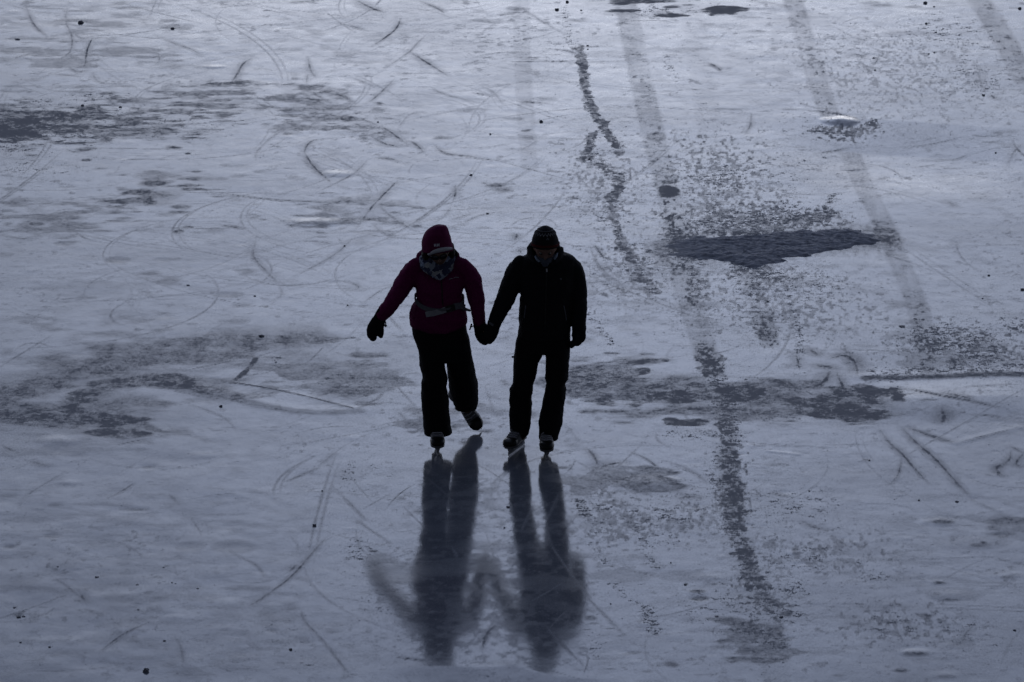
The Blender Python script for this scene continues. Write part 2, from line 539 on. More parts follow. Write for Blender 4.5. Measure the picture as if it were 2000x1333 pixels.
# --- scuffed trails of dark crumbs
def trail(pts, w, k, s=0.0, rag=1.1):
    stroke(pts, w, k, field=speck, edge=0.15, rag=rag)
    if s: stroke(pts, w * 0.7, s, edge=0.3, rag=1.3)
trail([(1134, 105), (1140, 140), (1146, 185)], 0.045, 0.75, 0.35)
trail([(1146, 185), (1155, 215), (1172, 238)], 0.055, 0.6, 0.2)
trail([(1175, 245), (1190, 265), (1210, 292)], 0.06, 0.7, 0.25)
trail([(1158, 260), (1155, 285), (1140, 312)], 0.05, 0.65, 0.25)
trail([(1160, 300), (1180, 325), (1205, 345)], 0.09, 0.5)
trail([(1212, 340), (1208, 365), (1195, 388)], 0.065, 0.75, 0.35)
trail([(1190, 388), (1196, 420), (1208, 450), (1216, 480)], 0.06, 0.6, 0.1)
trail([(1216, 480), (1240, 515), (1258, 545), (1278, 570)], 0.085, 0.68, 0.2)
streak_path([(1132, 100), (1140, 145), (1146, 190), (1165, 225), (1178, 245)], 15, 14, 1.0, .62, 701, fx=22, fy=9, octv=3, soft_=.15)
streak_path([(1175, 240), (1192, 268), (1212, 296)], 16, 12, 1.05, .66, 702, fx=22, fy=9, octv=3, soft_=.15)
streak_path([(1160, 262), (1150, 290), (1138, 312)], 14, 11, 1.0, .6, 703, fx=22, fy=9, octv=3, soft_=.15)
streak_path([(1160, 305), (1185, 328), (1210, 348), (1206, 372), (1192, 392)], 24, 15, .86, .62, 704, fx=22, fy=9, octv=3, soft_=.15)
streak_path([(1190, 388), (1198, 425), (1212, 465), (1222, 492)], 14, 12, .96, .6, 705, fx=22, fy=9, octv=3, soft_=.15)
streak_path([(1222, 490), (1245, 522), (1262, 550), (1280, 572)], 26, 14, .88, .62, 706, fx=22, fy=9, octv=3, soft_=.15)
streak_path([(1375, 690), (1395, 740), (1415, 800), (1425, 870), (1420, 930), (1432, 990), (1445, 1050)], 30, 22, .70, .6, 707, fx=22, fy=9, octv=3, soft_=.15)
streak_path([(1450, 1075), (1480, 1130), (1515, 1185)], 32, 18, .76, .6, 708, fx=22, fy=9, octv=3, soft_=.15)
trail([(1100, 15), (1108, 60), (1120, 95)], 0.05, 0.35)
trail([(1300, 110), (1310, 140), (1325, 145)], 0.05, 0.35)
trail([(1395, 745), (1410, 770), (1425, 800)], 0.12, 0.7, 0.3)
trail([(1415, 800), (1432, 850), (1425, 870)], 0.10, 0.68, 0.3)
trail([(1415, 870), (1420, 920), (1428, 960)], 0.11, 0.68, 0.25)
trail([(1420, 940), (1430, 985), (1450, 1000)], 0.12, 0.72, 0.35)
trail([(1430, 1000), (1432, 1030), (1448, 1060)], 0.10, 0.62, 0.2)
trail([(1450, 1075), (1465, 1110), (1500, 1150)], 0.08, 0.75, 0.4)
trail([(1475, 1170), (1510, 1185), (1540, 1200)], 0.11, 0.66, 0.25)
trail([(1465, 1230), (1500, 1250), (1520, 1262)], 0.13, 0.7, 0.4)
trail([(1130, 975), (1143, 1000), (1152, 1015)], 0.06, 0.7, 0.25)
trail([(1160, 1060), (1175, 1090), (1195, 1105)], 0.05, 0.35)
trail([(1195, 1140), (1225, 1165), (1248, 1180)], 0.04, 0.45)
trail([(1258, 1185), (1268, 1205), (1280, 1235)], 0.06, 0.66, 0.15)
trail([(1215, 1000), (1250, 1050), (1275, 1110)], 0.07, 0.35)
trail([(1140, 600), (1180, 650), (1200, 680)], 0.05, 0.4)
trail([(1500, 540), (1475, 570), (1480, 590)], 0.12, 0.4)
trail([(1440, 520), (1460, 545), (1480, 565)], 0.13, 0.5, 0.2)
trail([(1525, 545), (1540, 580), (1560, 640), (1562, 720)], 0.05, 0.45)
trail([(1555, 560), (1600, 640), (1660, 690)], 0.05, 0.25)
trail([(1630, 380), (1600, 420), (1620, 435)], 0.06, 0.7)

# --- splash of crumbs beyond the slush patch
for (x, y, rx, ry, k) in [(1480, 425, 170, 40, .42), (1560, 425, 80, 18, .5), (1620, 415, 28, 10, .6), (1400, 435, 90, 26, .4), (1330, 460, 40, 22, .6), (1400, 350, 110, 60, .30), (1520, 330, 180, 60, .16),
                          (1640, 258, 70, 18, .42), (1655, 262, 30, 8, .62), (1590, 256, 22, 7, .6), (1705, 245, 22, 14, .6), (1335, 500, 36, 25, .7), (1460, 520, 50, 18, .6), (1500, 535, 90, 25, .42),
                          (1560, 560, 200, 60, .2), (1860, 660, 160, 50, .45), (1920, 690, 100, 40, .45), (1985, 640, 60, 40, .3), (1250, 520, 110, 60, .22), (1180, 420, 90, 60, .2), (1470, 620, 230, 80, .12),
                          (1850, 60, 180, 60, .15), (1900, 160, 120, 60, .2), (1650, 90, 200, 60, .1)]:
    blob(x, y, rx, ry, min(.95, k * 1.75), field=speck, edge=0.0, rag=0.6, big=True)
for (x, y, rx, ry, d, st, sd) in [(1480, 452, 190, 16, 1.05, .75, 501), (1500, 438, 200, 30, .86, .7, 502), (1420, 415, 200, 70, .70, .62, 503), (1580, 425, 70, 22, .95, .7, 504), (1622, 418, 30, 14, 1.0, .75, 505), (1325, 470, 46, 30, .98, .7, 506), (1340, 505, 50, 28, 1.0, .7, 507),
                                 (1470, 528, 50, 18, 1.05, .7, 508), (1500, 545, 110, 40, .80, .62, 509), (1540, 600, 240, 90, .62, .5, 510), (1400, 330, 160, 90, .66, .55, 511), (1650, 258, 80, 22, .88, .7, 512), (1700, 245, 26, 16, .9, .7, 513), (1880, 680, 190, 60, .78, .62, 514),
                                 (1390, 710, 34, 50, .95, .75, 515), (1365, 560, 34, 60, .85, .6, 516), (1492, 640, 34, 40, .9, .62, 517), (1230, 530, 130, 90, .62, .5, 518), (1180, 360, 120, 110, .60, .5, 519), (1430, 950, 50, 120, .80, .66, 520), (1480, 1150, 70, 90, .80, .62, 521), (1330, 1020, 190, 50, .68, .5, 522),
                                 (1600, 1080, 200, 60, .64, .48, 523), (1750, 1220, 150, 60, .68, .5, 524), (1200, 1010, 90, 90, .70, .5, 525), (1750, 150, 260, 120, .56, .4, 526)]:
    streaky(x, y, rx, ry, d - .03, st * .85, sd, fx=36, fy=13, octv=2, soft_=.16)
stroke([(1300, 490), (1400, 488), (1480, 486), (1560, 476), (1650, 468), (1722, 467)], .20, .62, edge=0, rag=.9, wy=.50, fine=True)
# --- streaky dark area at the far left
for (x, y, rx, ry, s, k) in [(20, 246, 110, 36, .62, .62), (95, 232, 120, 30, .35, .55), (150, 262, 130, 34, .12, .52), (60, 205, 110, 24, .1, .42), (10, 290, 120, 18, .2, .5), (250, 240, 170, 40, 0, .40), (350, 250, 200, 45, 0, .26),
                             (200, 190, 130, 14, .12, .45), (70, 330, 140, 20, 0, .3)]:
    if s: blob(x, y, rx, ry, s, edge=0.1, rag=1.2)
    blob(x, y, rx, ry, k, field=speck, edge=0.1, rag=0.8)
for (x, y, rx, ry, s) in [(340, 289, 24, 3.5, .75), (367, 300, 8, 2.5, .8), (165, 292, 22, 5, .6), (168, 313, 16, 4, .6), (300, 358, 36, 9, .65), (290, 395, 22, 9, .65), (355, 404, 30, 6, .6), (345, 415, 24, 4, .5),
                          (262, 389, 26, 4, .6), (320, 385, 55, 20, .25), (140, 425, 36, 6, .55), (70, 438, 28, 6, .5), (15, 437, 14, 5, .4), (215, 404, 16, 4, .45), (20, 370, 20, 5, .35), (15, 412, 18, 4, .35), (348, 453, 14, 5, .75),
                          (367, 444, 14, 3.5, .65), (240, 427, 26, 4, .4), (200, 330, 20, 4, .4), (110, 354, 14, 3, .4), (430, 350, 20, 5, .35), (330, 95, 6, 2, .4), (330, 41, 28, 5, .35), (370, 51, 22, 5, .25), (300, 50, 60, 5, .15),
                          (218, 53, 40, 5, .25), (34, 76, 34, 3, .4), (440, 165, 30, 4, .5), (470, 168, 30, 4, .45), (210, 183, 24, 5, .5), (160, 180, 40, 4, .35), (265, 193, 30, 4, .4), (330, 180, 40, 3, .35)]:
    blob(x, y, rx, ry, s, edge=0.35, rag=0.7)
streaky(0, 248, 250, 62, 1.0, .72, 101, 5.0, 9.5, soft_=.2)
streaky(20, 250, 130, 44, 1.0, .95, 102, 6.5, 13.0, soft_=.2)
streaky(180, 240, 330, 70, .84, .6, 103, 5.0, 10.0, soft_=.2)
streaky(420, 205, 380, 60, .76, .5, 104, 5.0, 10.0, soft_=.2)
streaky(300, 375, 150, 42, .88, .6, 105, 4.0, 8.0, soft_=.2)
streaky(620, 220, 190, 60, .78, .45, 106, 4.5, 5.5, soft_=.2)
streaky(700, 420, 260, 60, .70, .45, 107, 5.0, 8.0, soft_=.2)
streaky(100, 430, 260, 60, .72, .42, 108, 4.5, 8.5, soft_=.2)
streaky(480, 165, 130, 9, .92, .55, 111, 6, 10, soft_=.2); streaky(600, 175, 60, 26, .95, .5, 112, 6, 6, soft_=.2); streaky(680, 240, 70, 30, .95, .55, 113, 6, 6, soft_=.2); streaky(740, 262, 60, 24, .9, .5, 114, 6, 6, soft_=.2)
streaky(140, 90, 260, 100, .60, .35, 109, 2.2, 5.0)
# --- skate gouges and arcs noted from the photo, upper half
ARC = [
    ([(45, 0), (62, 40), (75, 58), (98, 76)], .02, .45), ([(135, 0), (128, 40), (140, 70), (138, 100), (120, 118), (160, 132)], .02, .40), ([(182, 70), (170, 100), (165, 135)], .022, .6), ([(140, 62), (160, 75), (190, 70)], .03, .35),
    ([(30, 120), (35, 112), (80, 100), (110, 88)], .025, .35), ([(130, 128), (150, 140), (168, 138)], .03, .5), ([(180, 140), (190, 158), (215, 165)], .02, .35), ([(298, 66), (340, 85), (375, 97), (395, 110)], .02, .42),
    ([(285, 95), (308, 105), (310, 120), (300, 130)], .02, .32), ([(495, 112), (475, 125), (460, 150), (450, 165)], .03, .45), ([(270, 30), (282, 45), (290, 55)], .018, .25), ([(600, 105), (606, 135), (618, 155)], .02, .4),
    ([(602, 140), (598, 165)], .02, .3), ([(565, 160), (590, 172), (625, 190), (665, 215)], .06, .32), ([(580, 165), (605, 195), (640, 222), (700, 245)], .09, .30), ([(640, 175), (670, 186), (690, 200)], .022, .55),
    ([(590, 255), (620, 238), (660, 231), (700, 232), (740, 248), (785, 285)], .022, .50), ([(500, 320), (503, 295), (540, 262), (590, 242)], .016, .30), ([(500, 320), (530, 325), (600, 310)], .012, .2),
    ([(660, 270), (612, 275), (597, 290), (595, 302)], .022, .42), ([(595, 298), (612, 325), (650, 360)], .028, .6), ([(720, 310), (690, 340), (615, 378)], .020, .35), ([(650, 360), (690, 372)], .02, .25),
    ([(400, 373), (450, 380), (530, 390), (610, 394), (700, 394), (840, 396)], .018, .55), ([(400, 377), (480, 387)], .03, .3), ([(620, 403), (660, 395), (680, 390)], .04, .45), ([(695, 450), (715, 420), (735, 395), (765, 365), (780, 350)], .035, .42),
    ([(735, 395), (760, 420), (790, 440), (812, 452)], .022, .4), ([(888, 360), (890, 375), (885, 395)], .024, .45), ([(885, 395), (870, 420), (840, 440)], .015, .25), ([(560, 6), (600, 3), (660, -5)], .03, .4), ([(695, 0), (730, 18), (755, 25)], .05, .5),
    ([(755, 25), (840, 22), (900, 45)], .018, .25), ([(815, 0), (850, 15), (870, 27)], .025, .5), ([(785, 32), (770, 60), (725, 92)], .028, .55), ([(650, 45), (690, 52), (725, 63)], .025, .42), ([(840, 60), (815, 85), (795, 105), (735, 145)], .02, .35),
    ([(795, 98), (830, 120), (880, 152)], .03, .5), ([(860, 75), (900, 95), (960, 50), (1000, 42)], .012, .2), ([(840, 170), (870, 185), (960, 207)], .018, .4), ([(685, 150), (720, 165), (752, 175)], .018, .4), ([(770, 155), (745, 180), (715, 205)], .025, .42),
    ([(650, 178), (670, 190), (686, 197)], .025, .55), ([(930, 165), (960, 178), (985, 205)], .015, .3), ([(1010, 10), (1040, 30), (1090, 60), (1130, 78)], .015, .3), ([(900, 120), (960, 105), (1020, 102), (1050, 104)], .015, .4),
    ([(1060, 95), (1110, 100), (1138, 112)], .02, .5), ([(1000, 115), (1060, 118), (1130, 122), (1250, 118)], .014, .4), ([(1018, 198), (1040, 200), (1070, 203)], .022, .5), ([(925, 182), (960, 187)], .018, .5), ([(900, 130), (930, 120), (955, 118)], .016, .4),
    ([(740, 245), (765, 260), (800, 285)], .03, .55), ([(715, 260), (750, 280), (785, 288)], .025, .5), ([(690, 240), (720, 255)], .05, .4), ([(800, 275), (815, 285), (832, 302)], .022, .5), ([(845, 280), (870, 300), (910, 305), (960, 314)], .022, .55),
    ([(910, 307), (950, 312), (1000, 316)], .016, .4), ([(735, 308), (760, 310), (783, 317)], .03, .55), ([(650, 225), (700, 222), (760, 211)], .018, .38), ([(700, 207), (860, 205)], .012, .3), ([(845, 215), (800, 225), (770, 262)], .015, .3),
    ([(1140, 208), (1200, 210), (1290, 202)], .014, .4), ([(1200, 228), (1280, 230), (1340, 228)], .013, .3), ([(1195, 238), (1250, 239)], .012, .3), ([(1050, 270), (1140, 272), (1260, 280)], .014, .32), ([(880, 290), (950, 288), (1010, 278)], .012, .28),
    ([(1070, 390), (1120, 388), (1200, 386)], .014, .4), ([(1540, 35), (1570, 50)], .01, .3), ([(1382, 122), (1400, 132), (1410, 140)], .022, .6), ([(1530, 92), (1600, 97), (1652, 95)], .016, .45), ([(1330, 215), (1420, 213), (1480, 213)], .014, .4),
    ([(1420, 214), (1445, 214)], .02, .6), ([(1525, 214), (1560, 214)], .02, .6), ([(1560, 214), (1620, 220), (1660, 228), (1682, 236)], .016, .6), ([(1468, 218), (1465, 245), (1455, 262)], .02, .4), ([(1320, 228), (1380, 235), (1470, 240), (1530, 240)], .012, .3),
    ([(1590, 300), (1630, 293), (1665, 284)], .024, .5), ([(1750, 288), (1820, 280), (1890, 265)], .014, .42), ([(1820, 308), (1860, 310), (1893, 300)], .014, .42), ([(1787, 325), (1830, 320)], .014, .35), ([(1500, 380), (1600, 380), (1680, 373)], .012, .25),
    ([(1490, 350), (1520, 362), (1525, 368)], .014, .35), ([(1628, 338), (1640, 346), (1660, 350)], .014, .35), ([(1845, 390), (1870, 405)], .03, .35), ([(1965, 325), (1985, 290), (2000, 280)], .03, .28), ([(1850, 190), (1865, 180)], .014, .4),
    ([(1910, 130), (1915, 160), (1920, 172)], .04, .3), ([(1935, 185), (1945, 195)], .03, .45), ([(1700, 130), (1712, 120), (1716, 108)], .015, .4), ([(1615, 145), (1640, 165), (1650, 170)], .015, .4), ([(1713, 145), (1800, 148)], .012, .3),
    ([(1660, 122), (1600, 122), (1560, 125)], .012, .25), ([(1360, 60), (1420, 80), (1480, 85)], .008, .15), ([(1150, 480), (1180, 530), (1262, 590)], .014, .40), ([(1140, 525), (1180, 555), (1240, 600)], .010, .3), ([(1030, 555), (1090, 550)], .012, .4),
    ([(1160, 478), (1168, 488), (1182, 508)], .014, .55), ([(1000, 458), (1010, 460), (1005, 470)], .03, .6), ([(1020, 482), (1016, 490), (1020, 498)], .02, .4), ([(1070, 560), (1140, 585), (1220, 600)], .009, .2),
    ([(600, 370), (700, 320), (760, 300)], .008, .15), ([(500, 465), (495, 500), (520, 530), (545, 555)], .022, .42), ([(545, 555), (550, 575), (530, 590)], .012, .25), ([(695, 460), (650, 500), (575, 540)], .018, .38), ([(430, 440), (455, 443), (480, 448)], .025, .7),
    ([(420, 530), (480, 518), (500, 515)], .014, .3), ([(330, 590), (400, 605)], .008, .25), ([(480, 612), (420, 640), (410, 645)], .01, .25), ([(640, 545), (685, 552), (700, 562), (680, 570)], .02, .35), ([(590, 500), (640, 498)], .012, .25),
    ([(700, 600), (740, 570), (770, 558)], .01, .3), ([(730, 440), (745, 452), (760, 460)], .015, .4), ([(700, 456), (730, 455)], .02, .5), ([(900, 440), (940, 420), (1000, 412)], .015, .35), ([(880, 430), (930, 415)], .02, .35), ([(1140, 640), (1190, 660)], .02, .3),
    ([(660, 465), (672, 480)], .012, .3), ([(760, 735), (780, 760), (830, 815)], .010, .35), ([(350, 783), (400, 800), (440, 818), (465, 845)], .012, .3), ([(945, 640), (1020, 655)], .012, .3), ([(745, 600), (770, 630), (790, 650)], .01, .3),
]
def gouge(p, w, s):
    stroke(p, max(.0085, w * 0.5), min(.9, s * 1.5), edge=0.0, rag=.7, taper=True, fine=True)
    stroke(p, w * 2.6, s * 0.66, edge=0.0, rag=.7, taper=True)
    stroke([(a + 3 * math.sin(a), b + 2.5) for a, b in p], max(.007, w * 0.3), s * 0.95, edge=0.0, rag=1.1, taper=True, fine=True)
for p, w, s in ARC:
    gouge(p, w, s)
# --- strokes in the lower half
ARC2 = [
    ([(240, 852), (290, 848)], .03, .5), ([(225, 870), (265, 862), (290, 858)], .022, .45), ([(0, 868), (20, 878), (50, 890)], .06, .3), ([(62, 900), (80, 908), (100, 910)], .025, .5), ([(122, 925), (80, 950), (35, 980)], .012, .32),
    ([(265, 942), (240, 958), (205, 976)], .012, .38), ([(625, 912), (590, 928), (555, 942)], .014, .45), ([(660, 880), (635, 900), (620, 912)], .02, .28), ([(640, 1048), (610, 1080), (570, 1125), (510, 1170), (465, 1195)], .016, .5), ([(580, 1102), (565, 1118)], .03, .4),
    ([(330, 965), (350, 985)], .03, .3), ([(370, 1005), (385, 1030), (395, 1040)], .02, .35), ([(230, 1057), (260, 1072), (287, 1094)], .012, .32), ([(428, 1064), (470, 1088), (505, 1108), (518, 1135)], .010, .38), ([(100, 1125), (135, 1148), (160, 1172)], .02, .35),
    ([(158, 1160), (165, 1176)], .03, .45), ([(300, 1212), (240, 1240), (190, 1278)], .012, .5), ([(30, 1215), (85, 1200), (110, 1185)], .010, .3), ([(340, 1240), (355, 1270), (358, 1310)], .03, .28), ([(588, 1190), (595, 1212), (640, 1262), (690, 1325)], .010, .4),
    ([(640, 1262), (660, 1290), (690, 1325)], .014, .4), ([(690, 1010), (730, 1040), (770, 1065)], .010, .35), ([(640, 940), (690, 990), (720, 1020)], .010, .35), ([(830, 930), (870, 965), (900, 1000)], .006, .35), ([(880, 1065), (890, 1080), (895, 1095)], .008, .6),
    ([(1095, 955), (1075, 1000), (1068, 1015)], .008, .5), ([(1068, 1015), (1075, 1060), (1100, 1100), (1130, 1140), (1160, 1175)], .008, .5), ([(1045, 980), (1025, 1020), (1018, 1040)], .007, .5), ([(1130, 1120), (1080, 1150), (1020, 1185)], .010, .5),
    ([(1065, 1220), (1085, 1245), (1150, 1310)], .010, .4), ([(975, 1215), (950, 1240), (942, 1270)], .014, .7), ([(765, 1282), (830, 1291)], .014, .5), ([(1125, 930), (1160, 990), (1200, 1020)], .01, .25), ([(1140, 1160), (1180, 1200), (1230, 1250)], .010, .4),
    ([(1380, 1010), (1390, 1005)], .01, .2), ([(1720, 755), (1780, 763), (1850, 776), (1910, 788), (1960, 800)], .025, .7), ([(1835, 766), (1870, 775), (1900, 782)], .035, .6), ([(1770, 833), (1800, 845), (1840, 858), (1868, 865)], .03, .72), ([(1868, 866), (1930, 850), (1990, 835)], .016, .45),
    ([(1755, 828), (1790, 865), (1830, 900), (1870, 945), (1900, 975)], .025, .68), ([(1715, 835), (1740, 868), (1760, 885), (1795, 925), (1820, 950)], .022, .55), ([(1762, 885), (1755, 925), (1735, 950)], .02, .4), ([(1838, 795), (1843, 815), (1838, 828)], .05, .72),
    ([(1975, 878), (1970, 900), (1948, 912), (1952, 925), (1965, 933)], .028, .65), ([(1968, 870), (1990, 880), (2005, 890)], .022, .5), ([(2000, 885), (1985, 905), (1998, 915)], .03, .6), ([(1840, 680), (1870, 695), (1890, 712), (1902, 722)], .025, .65), ([(1870, 690), (1880, 700)], .03, .5),
    ([(1850, 690), (1865, 710), (1862, 722)], .05, .55), ([(1630, 720), (1650, 760), (1680, 790)], .03, .68), ([(1620, 700), (1650, 695), (1670, 710), (1675, 735)], .05, .72), ([(1590, 712), (1620, 718), (1625, 720)], .05, .72), ([(1622, 722), (1610, 745), (1585, 760)], .05, .65), ([(1555, 690), (1561, 720)], .03, .5),
    ([(1580, 682), (1600, 695)], .04, .55), ([(1640, 680), (1670, 695)], .03, .4), ([(1680, 690), (1760, 688), (1800, 680)], .01, .35), ([(1885, 810), (1930, 812), (1990, 822)], .016, .5), ([(1885, 757), (1960, 752)], .016, .4), ([(1140, 870), (1160, 890), (1170, 915)], .02, .5),
    ([(1225, 880), (1260, 895), (1285, 915), (1296, 935)], .012, .5), ([(1300, 900), (1350, 920), (1390, 950)], .014, .38), ([(1170, 920), (1180, 910), (1205, 905), (1215, 908)], .05, .5), ([(1205, 940), (1230, 932), (1250, 930)], .03, .6), ([(1325, 975), (1345, 970), (1375, 974)], .035, .5),
    ([(1165, 915), (1210, 945), (1245, 968)], .012, .45), ([(1280, 845), (1285, 860), (1310, 875)], .01, .3), ([(1560, 1015), (1590, 1030), (1620, 1035)], .03, .45), ([(1625, 1050), (1660, 1070)], .015, .45), ([(1880, 1262), (1885, 1240), (1908, 1215)], .022, .4), ([(1870, 1260), (1880, 1255)], .05, .5),
    ([(1500, 960), (1530, 968), (1545, 970)], .02, .5), ([(1500, 908), (1530, 907)], .03, .5), ([(1905, 980), (1950, 1000)], .02, .3), ([(1190, 1085), (1230, 1110), (1260, 1140)], .01, .25),
    ([(970, 665), (1000, 655)], .01, .3), ([(775, 800), (800, 830)], .02, .3), ([(945, 745), (960, 790), (980, 830)], .012, .25), ([(1100, 830), (1130, 860), (1155, 900)], .02, .2),
]
for p, w, s in ARC2:
    gouge(p, w, s)
# random light skate scratches everywhere
rng = np.random.RandomState(5)
for i in range(420):
    x, y = rng.uniform(-50, 2050), rng.uniform(-30, 1340)
    if 700 < x < 1200 and 880 < y: 
        if rng.rand() < 0.5: continue
    a = rng.normal(0, 0.35) if rng.rand() < 0.6 else rng.uniform(0, math.pi)
    Lm = rng.uniform(0.15, 1.3); kx = rng.normal(0, 0.5)
    pts = []
    for t in np.linspace(-0.5, 0.5, 5):
        aa = a + kx * t
        pts.append((x + 250 * Lm * t * math.cos(aa), y + 70 * Lm * t * math.sin(aa) + 25 * kx * t * t))
    stroke(pts, rng.uniform(0.006, 0.018), rng.uniform(0.15, 0.55) * (1.0 if y < 700 else 0.7), edge=0.0, rag=1.2, taper=True, sub=4, fine=True)
# long thin arcs, often in pairs
for i in range(210):
    x, y = rng.uniform(-100, 2100), rng.uniform(-60, 1200)
    if rng.rand() < 0.58: x, y = rng.uniform(-50, 1150), rng.uniform(-20, 560)
    if y > 760 and 760 < x < 1180: continue
    c = G(x, y); Lm = rng.uniform(1.2, 4.5); cv = rng.normal(0, 0.45); a0 = rng.uniform(0, 6.28)
    P, p, a_ = [], np.array(c[:2]), a0
    for t in range(10):
        P.append(p.copy()); p = p + np.array([math.cos(a_), math.sin(a_)]) * Lm / 10; a_ += cv * Lm / 10
    st = rng.uniform(.16, .44); ww = rng.uniform(.008, .017)
    def back(q):
        d = np.array([q[0], q[1], -CAM_H]); zc = d[1] * CP - d[2] * SP; yc = d[1] * SP + d[2] * CP
        return (1000 + FPX * d[0] / zc, 666.5 - FPX * yc / zc)
    stroke([back(q) for q in P], ww, st, edge=0.0, rag=.75, taper=True, sub=4, fine=True)
    if rng.rand() < .5: stroke([back(q + np.array([.05, .07])) for q in P[1:]], ww, st * .8, edge=0.0, rag=.75, taper=True, sub=4, fine=True)
# frost mottling, dashes and smears of the crust, in drifts
def drift(seed, f, lo, hi): return sstep(lo, hi, fbm(GX * f, GYY * f * .7, seed, 3) * 2)
upper = sstep(50.0, 57.0, GYY); rightw = sstep(-.8, 1.6, GX)
n1 = fbm(GX * 3.2, GYY * 4.2, 201, 5) * 2
n2 = fbm(GX * 9.0, GYY * 9.5, 202, 4) * 2
n3 = fbm(GX * 1.1, GYY * 1.3, 203, 4) * 2
m1 = .30 * sstep(.10, .60, n1) * (.40 + .60 * drift(211, .6, -.3, .4)) * (1 + .35 * upper * (1 - rightw))
m2 = .36 * sstep(.34, .56, n2) * (.25 + .75 * drift(212, .8, -.2, .4)) * (.75 + .25 * upper)
m3 = .12 * sstep(-.1, .6, n3)
n4 = fbm(GX * 16.0, GYY * 13.0, 204, 3) * 2
m4 = .34 * sstep(.36, .55, n4) * drift(213, .7, -.15, .35)
np.maximum(soft, (np.maximum(np.maximum(m1, m2), np.maximum(m3, m4))).astype(np.float32), out=soft)
bandf = np.zeros_like(soft)
for pts, w, s_ in BANDS:
    stroke(pts, w, s_, field=bandf, edge=0.72, rag=0.10)
along = fbm(GX * 22, GYY * 0.9, 231, 3) * 2
soft += (bandf * (1.12 + .55 * along + .7 * fbm(GX * 3, GYY * 1.6, 232, 3) * 2)).clip(0, .6).astype(np.float32)
# --- large worn areas, left centre
def worn(pts, w, wy, s, rag=1.0, k=0.0):
    stroke(pts, w, min(.95, s * 1.25), edge=0.0, rag=rag * 1.2, wy=wy); stroke(pts, w * 1.5, s * .5, edge=0.0, rag=.8, wy=wy * 1.5)
    if k: stroke(pts, w, k, field=speck, edge=0.2, rag=rag, wy=wy)
def wash(pts, w, wy, s_):
    stroke(pts, w, s_, edge=0.0, rag=.55, wy=wy); stroke(pts, w * .6, s_ * 1.25, edge=0.0, rag=.8, wy=wy * .6)
wash([(-20, 770), (80, 750), (200, 716), (330, 690), (450, 668), (600, 662)], .24, .46, .42)
wash([(-20, 805), (80, 815), (180, 820), (245, 838)], .24, .44, .50)
wash([(130, 805), (180, 765), (260, 742), (340, 742), (430, 768)], .15, .28, .52)
wash([(560, 690), (640, 720), (700, 760)], .30, .6, .22)
wash([(1105, 735), (1250, 755), (1400, 772), (1560, 782), (1720, 792)], .28, .46, .32)
streak_path([(-10, 775), (70, 752), (150, 728), (230, 712)], 120, 34, 1.32, 0.52, 301, fx=2.5, fy=5.0, soft_=.38, octv=5)
streak_path([(150, 722), (260, 700), (360, 690), (420, 672)], 110, 30, 1.32, 0.49, 302, fx=2.5, fy=5.6, soft_=.38, octv=5)
streak_path([(230, 684), (340, 672), (450, 660), (570, 660), (610, 664)], 80, 20, 1.39, 0.49, 303, fx=3.0, fy=6.2, soft_=.38, octv=5)
streak_path([(350, 704), (430, 692), (505, 676)], 70, 15, 1.39, 0.50, 304, fx=3.0, fy=6.2, soft_=.38, octv=5)
streak_path([(0, 797), (70, 812), (140, 816), (215, 826), (235, 838)], 95, 26, 1.42, 0.68, 305, fx=2.5, fy=5.0, soft_=.38, octv=5)
streak_path([(110, 812), (150, 780), (190, 757), (260, 742), (330, 742), (350, 748)], 60, 17, 1.46, 0.66, 306, fx=3.4, fy=6.2, soft_=.38, octv=5)
streak_path([(330, 746), (400, 762), (450, 775)], 44, 11, 1.49, 0.57, 307, fx=3.4, fy=6.2, soft_=.38, octv=5)
streak_path([(235, 808), (280, 828), (310, 842), (345, 842)], 20, 6, 1.44, 0.50, 308, fx=6.9, fy=12.5, soft_=.38, octv=5)
streaky(300, 715, 380, 70, 1.0, .44, 309, 2.2, 5.0, soft_=.3)
streaky(120, 805, 300, 80, 1.05, .46, 310, 2.2, 5.0, soft_=.3)
streaky(630, 740, 170, 66, .95, .42, 311, 3.0, 5.0)
streaky(690, 765, 70, 40, 1.0, .5, 312, 4.0, 6.0)
streaky(720, 695, 90, 14, 1.0, .5, 313, 3.0, 6.0)
streaky(150, 870, 260, 40, .8, .22, 314, 1.6, 4.0)
stroke([(590, 662), (640, 664), (690, 660)], .02, .55, rag=1.2, fine=True)
blob(30, 850, 240, 45, .14, edge=.2, rag=.6, big=True)
blob(95, 765, 30, 5, .5, edge=.3, rag=.8); blob(75, 758, 20, 3, .5, rag=.8)
blob(60, 700, 60, 9, .35, edge=.1, rag=1.2); blob(15, 690, 30, 10, .25, rag=1.2)
blob(670, 760, 70, 38, .42, edge=.1, rag=1.4); blob(715, 695, 60, 10, .5, edge=.2, rag=1.0); blob(690, 745, 40, 24, .35, field=speck, rag=.8); blob(640, 745, 70, 22, .42, field=speck, edge=0, rag=.8)
blob(600, 715, 110, 35, .12, edge=.1, rag=.8, big=True)
stroke([(500, 698), (560, 680), (640, 668)], .010, .5, edge=.1, rag=.6, fine=True); stroke([(700, 798), (735, 780), (745, 770)], .03, .4, edge=0, rag=.8)
stroke([(450, 748), (470, 735), (490, 715), (500, 700)], .03, .65, rag=.6)
stroke([(455, 748), (520, 758), (600, 775), (690, 798)], .016, .85, rag=.5, edge=.3, fine=True)
stroke([(300, 748), (360, 757), (430, 770), (470, 778)], .05, .6, edge=.1, rag=.8)
stroke([(372, 722), (430, 710), (480, 697)], .010, .55, rag=.4)
stroke([(480, 733), (520, 728), (560, 712)], .008, .5, rag=.4)
stroke([(590, 718), (610, 700), (630, 680)], .010, .45)
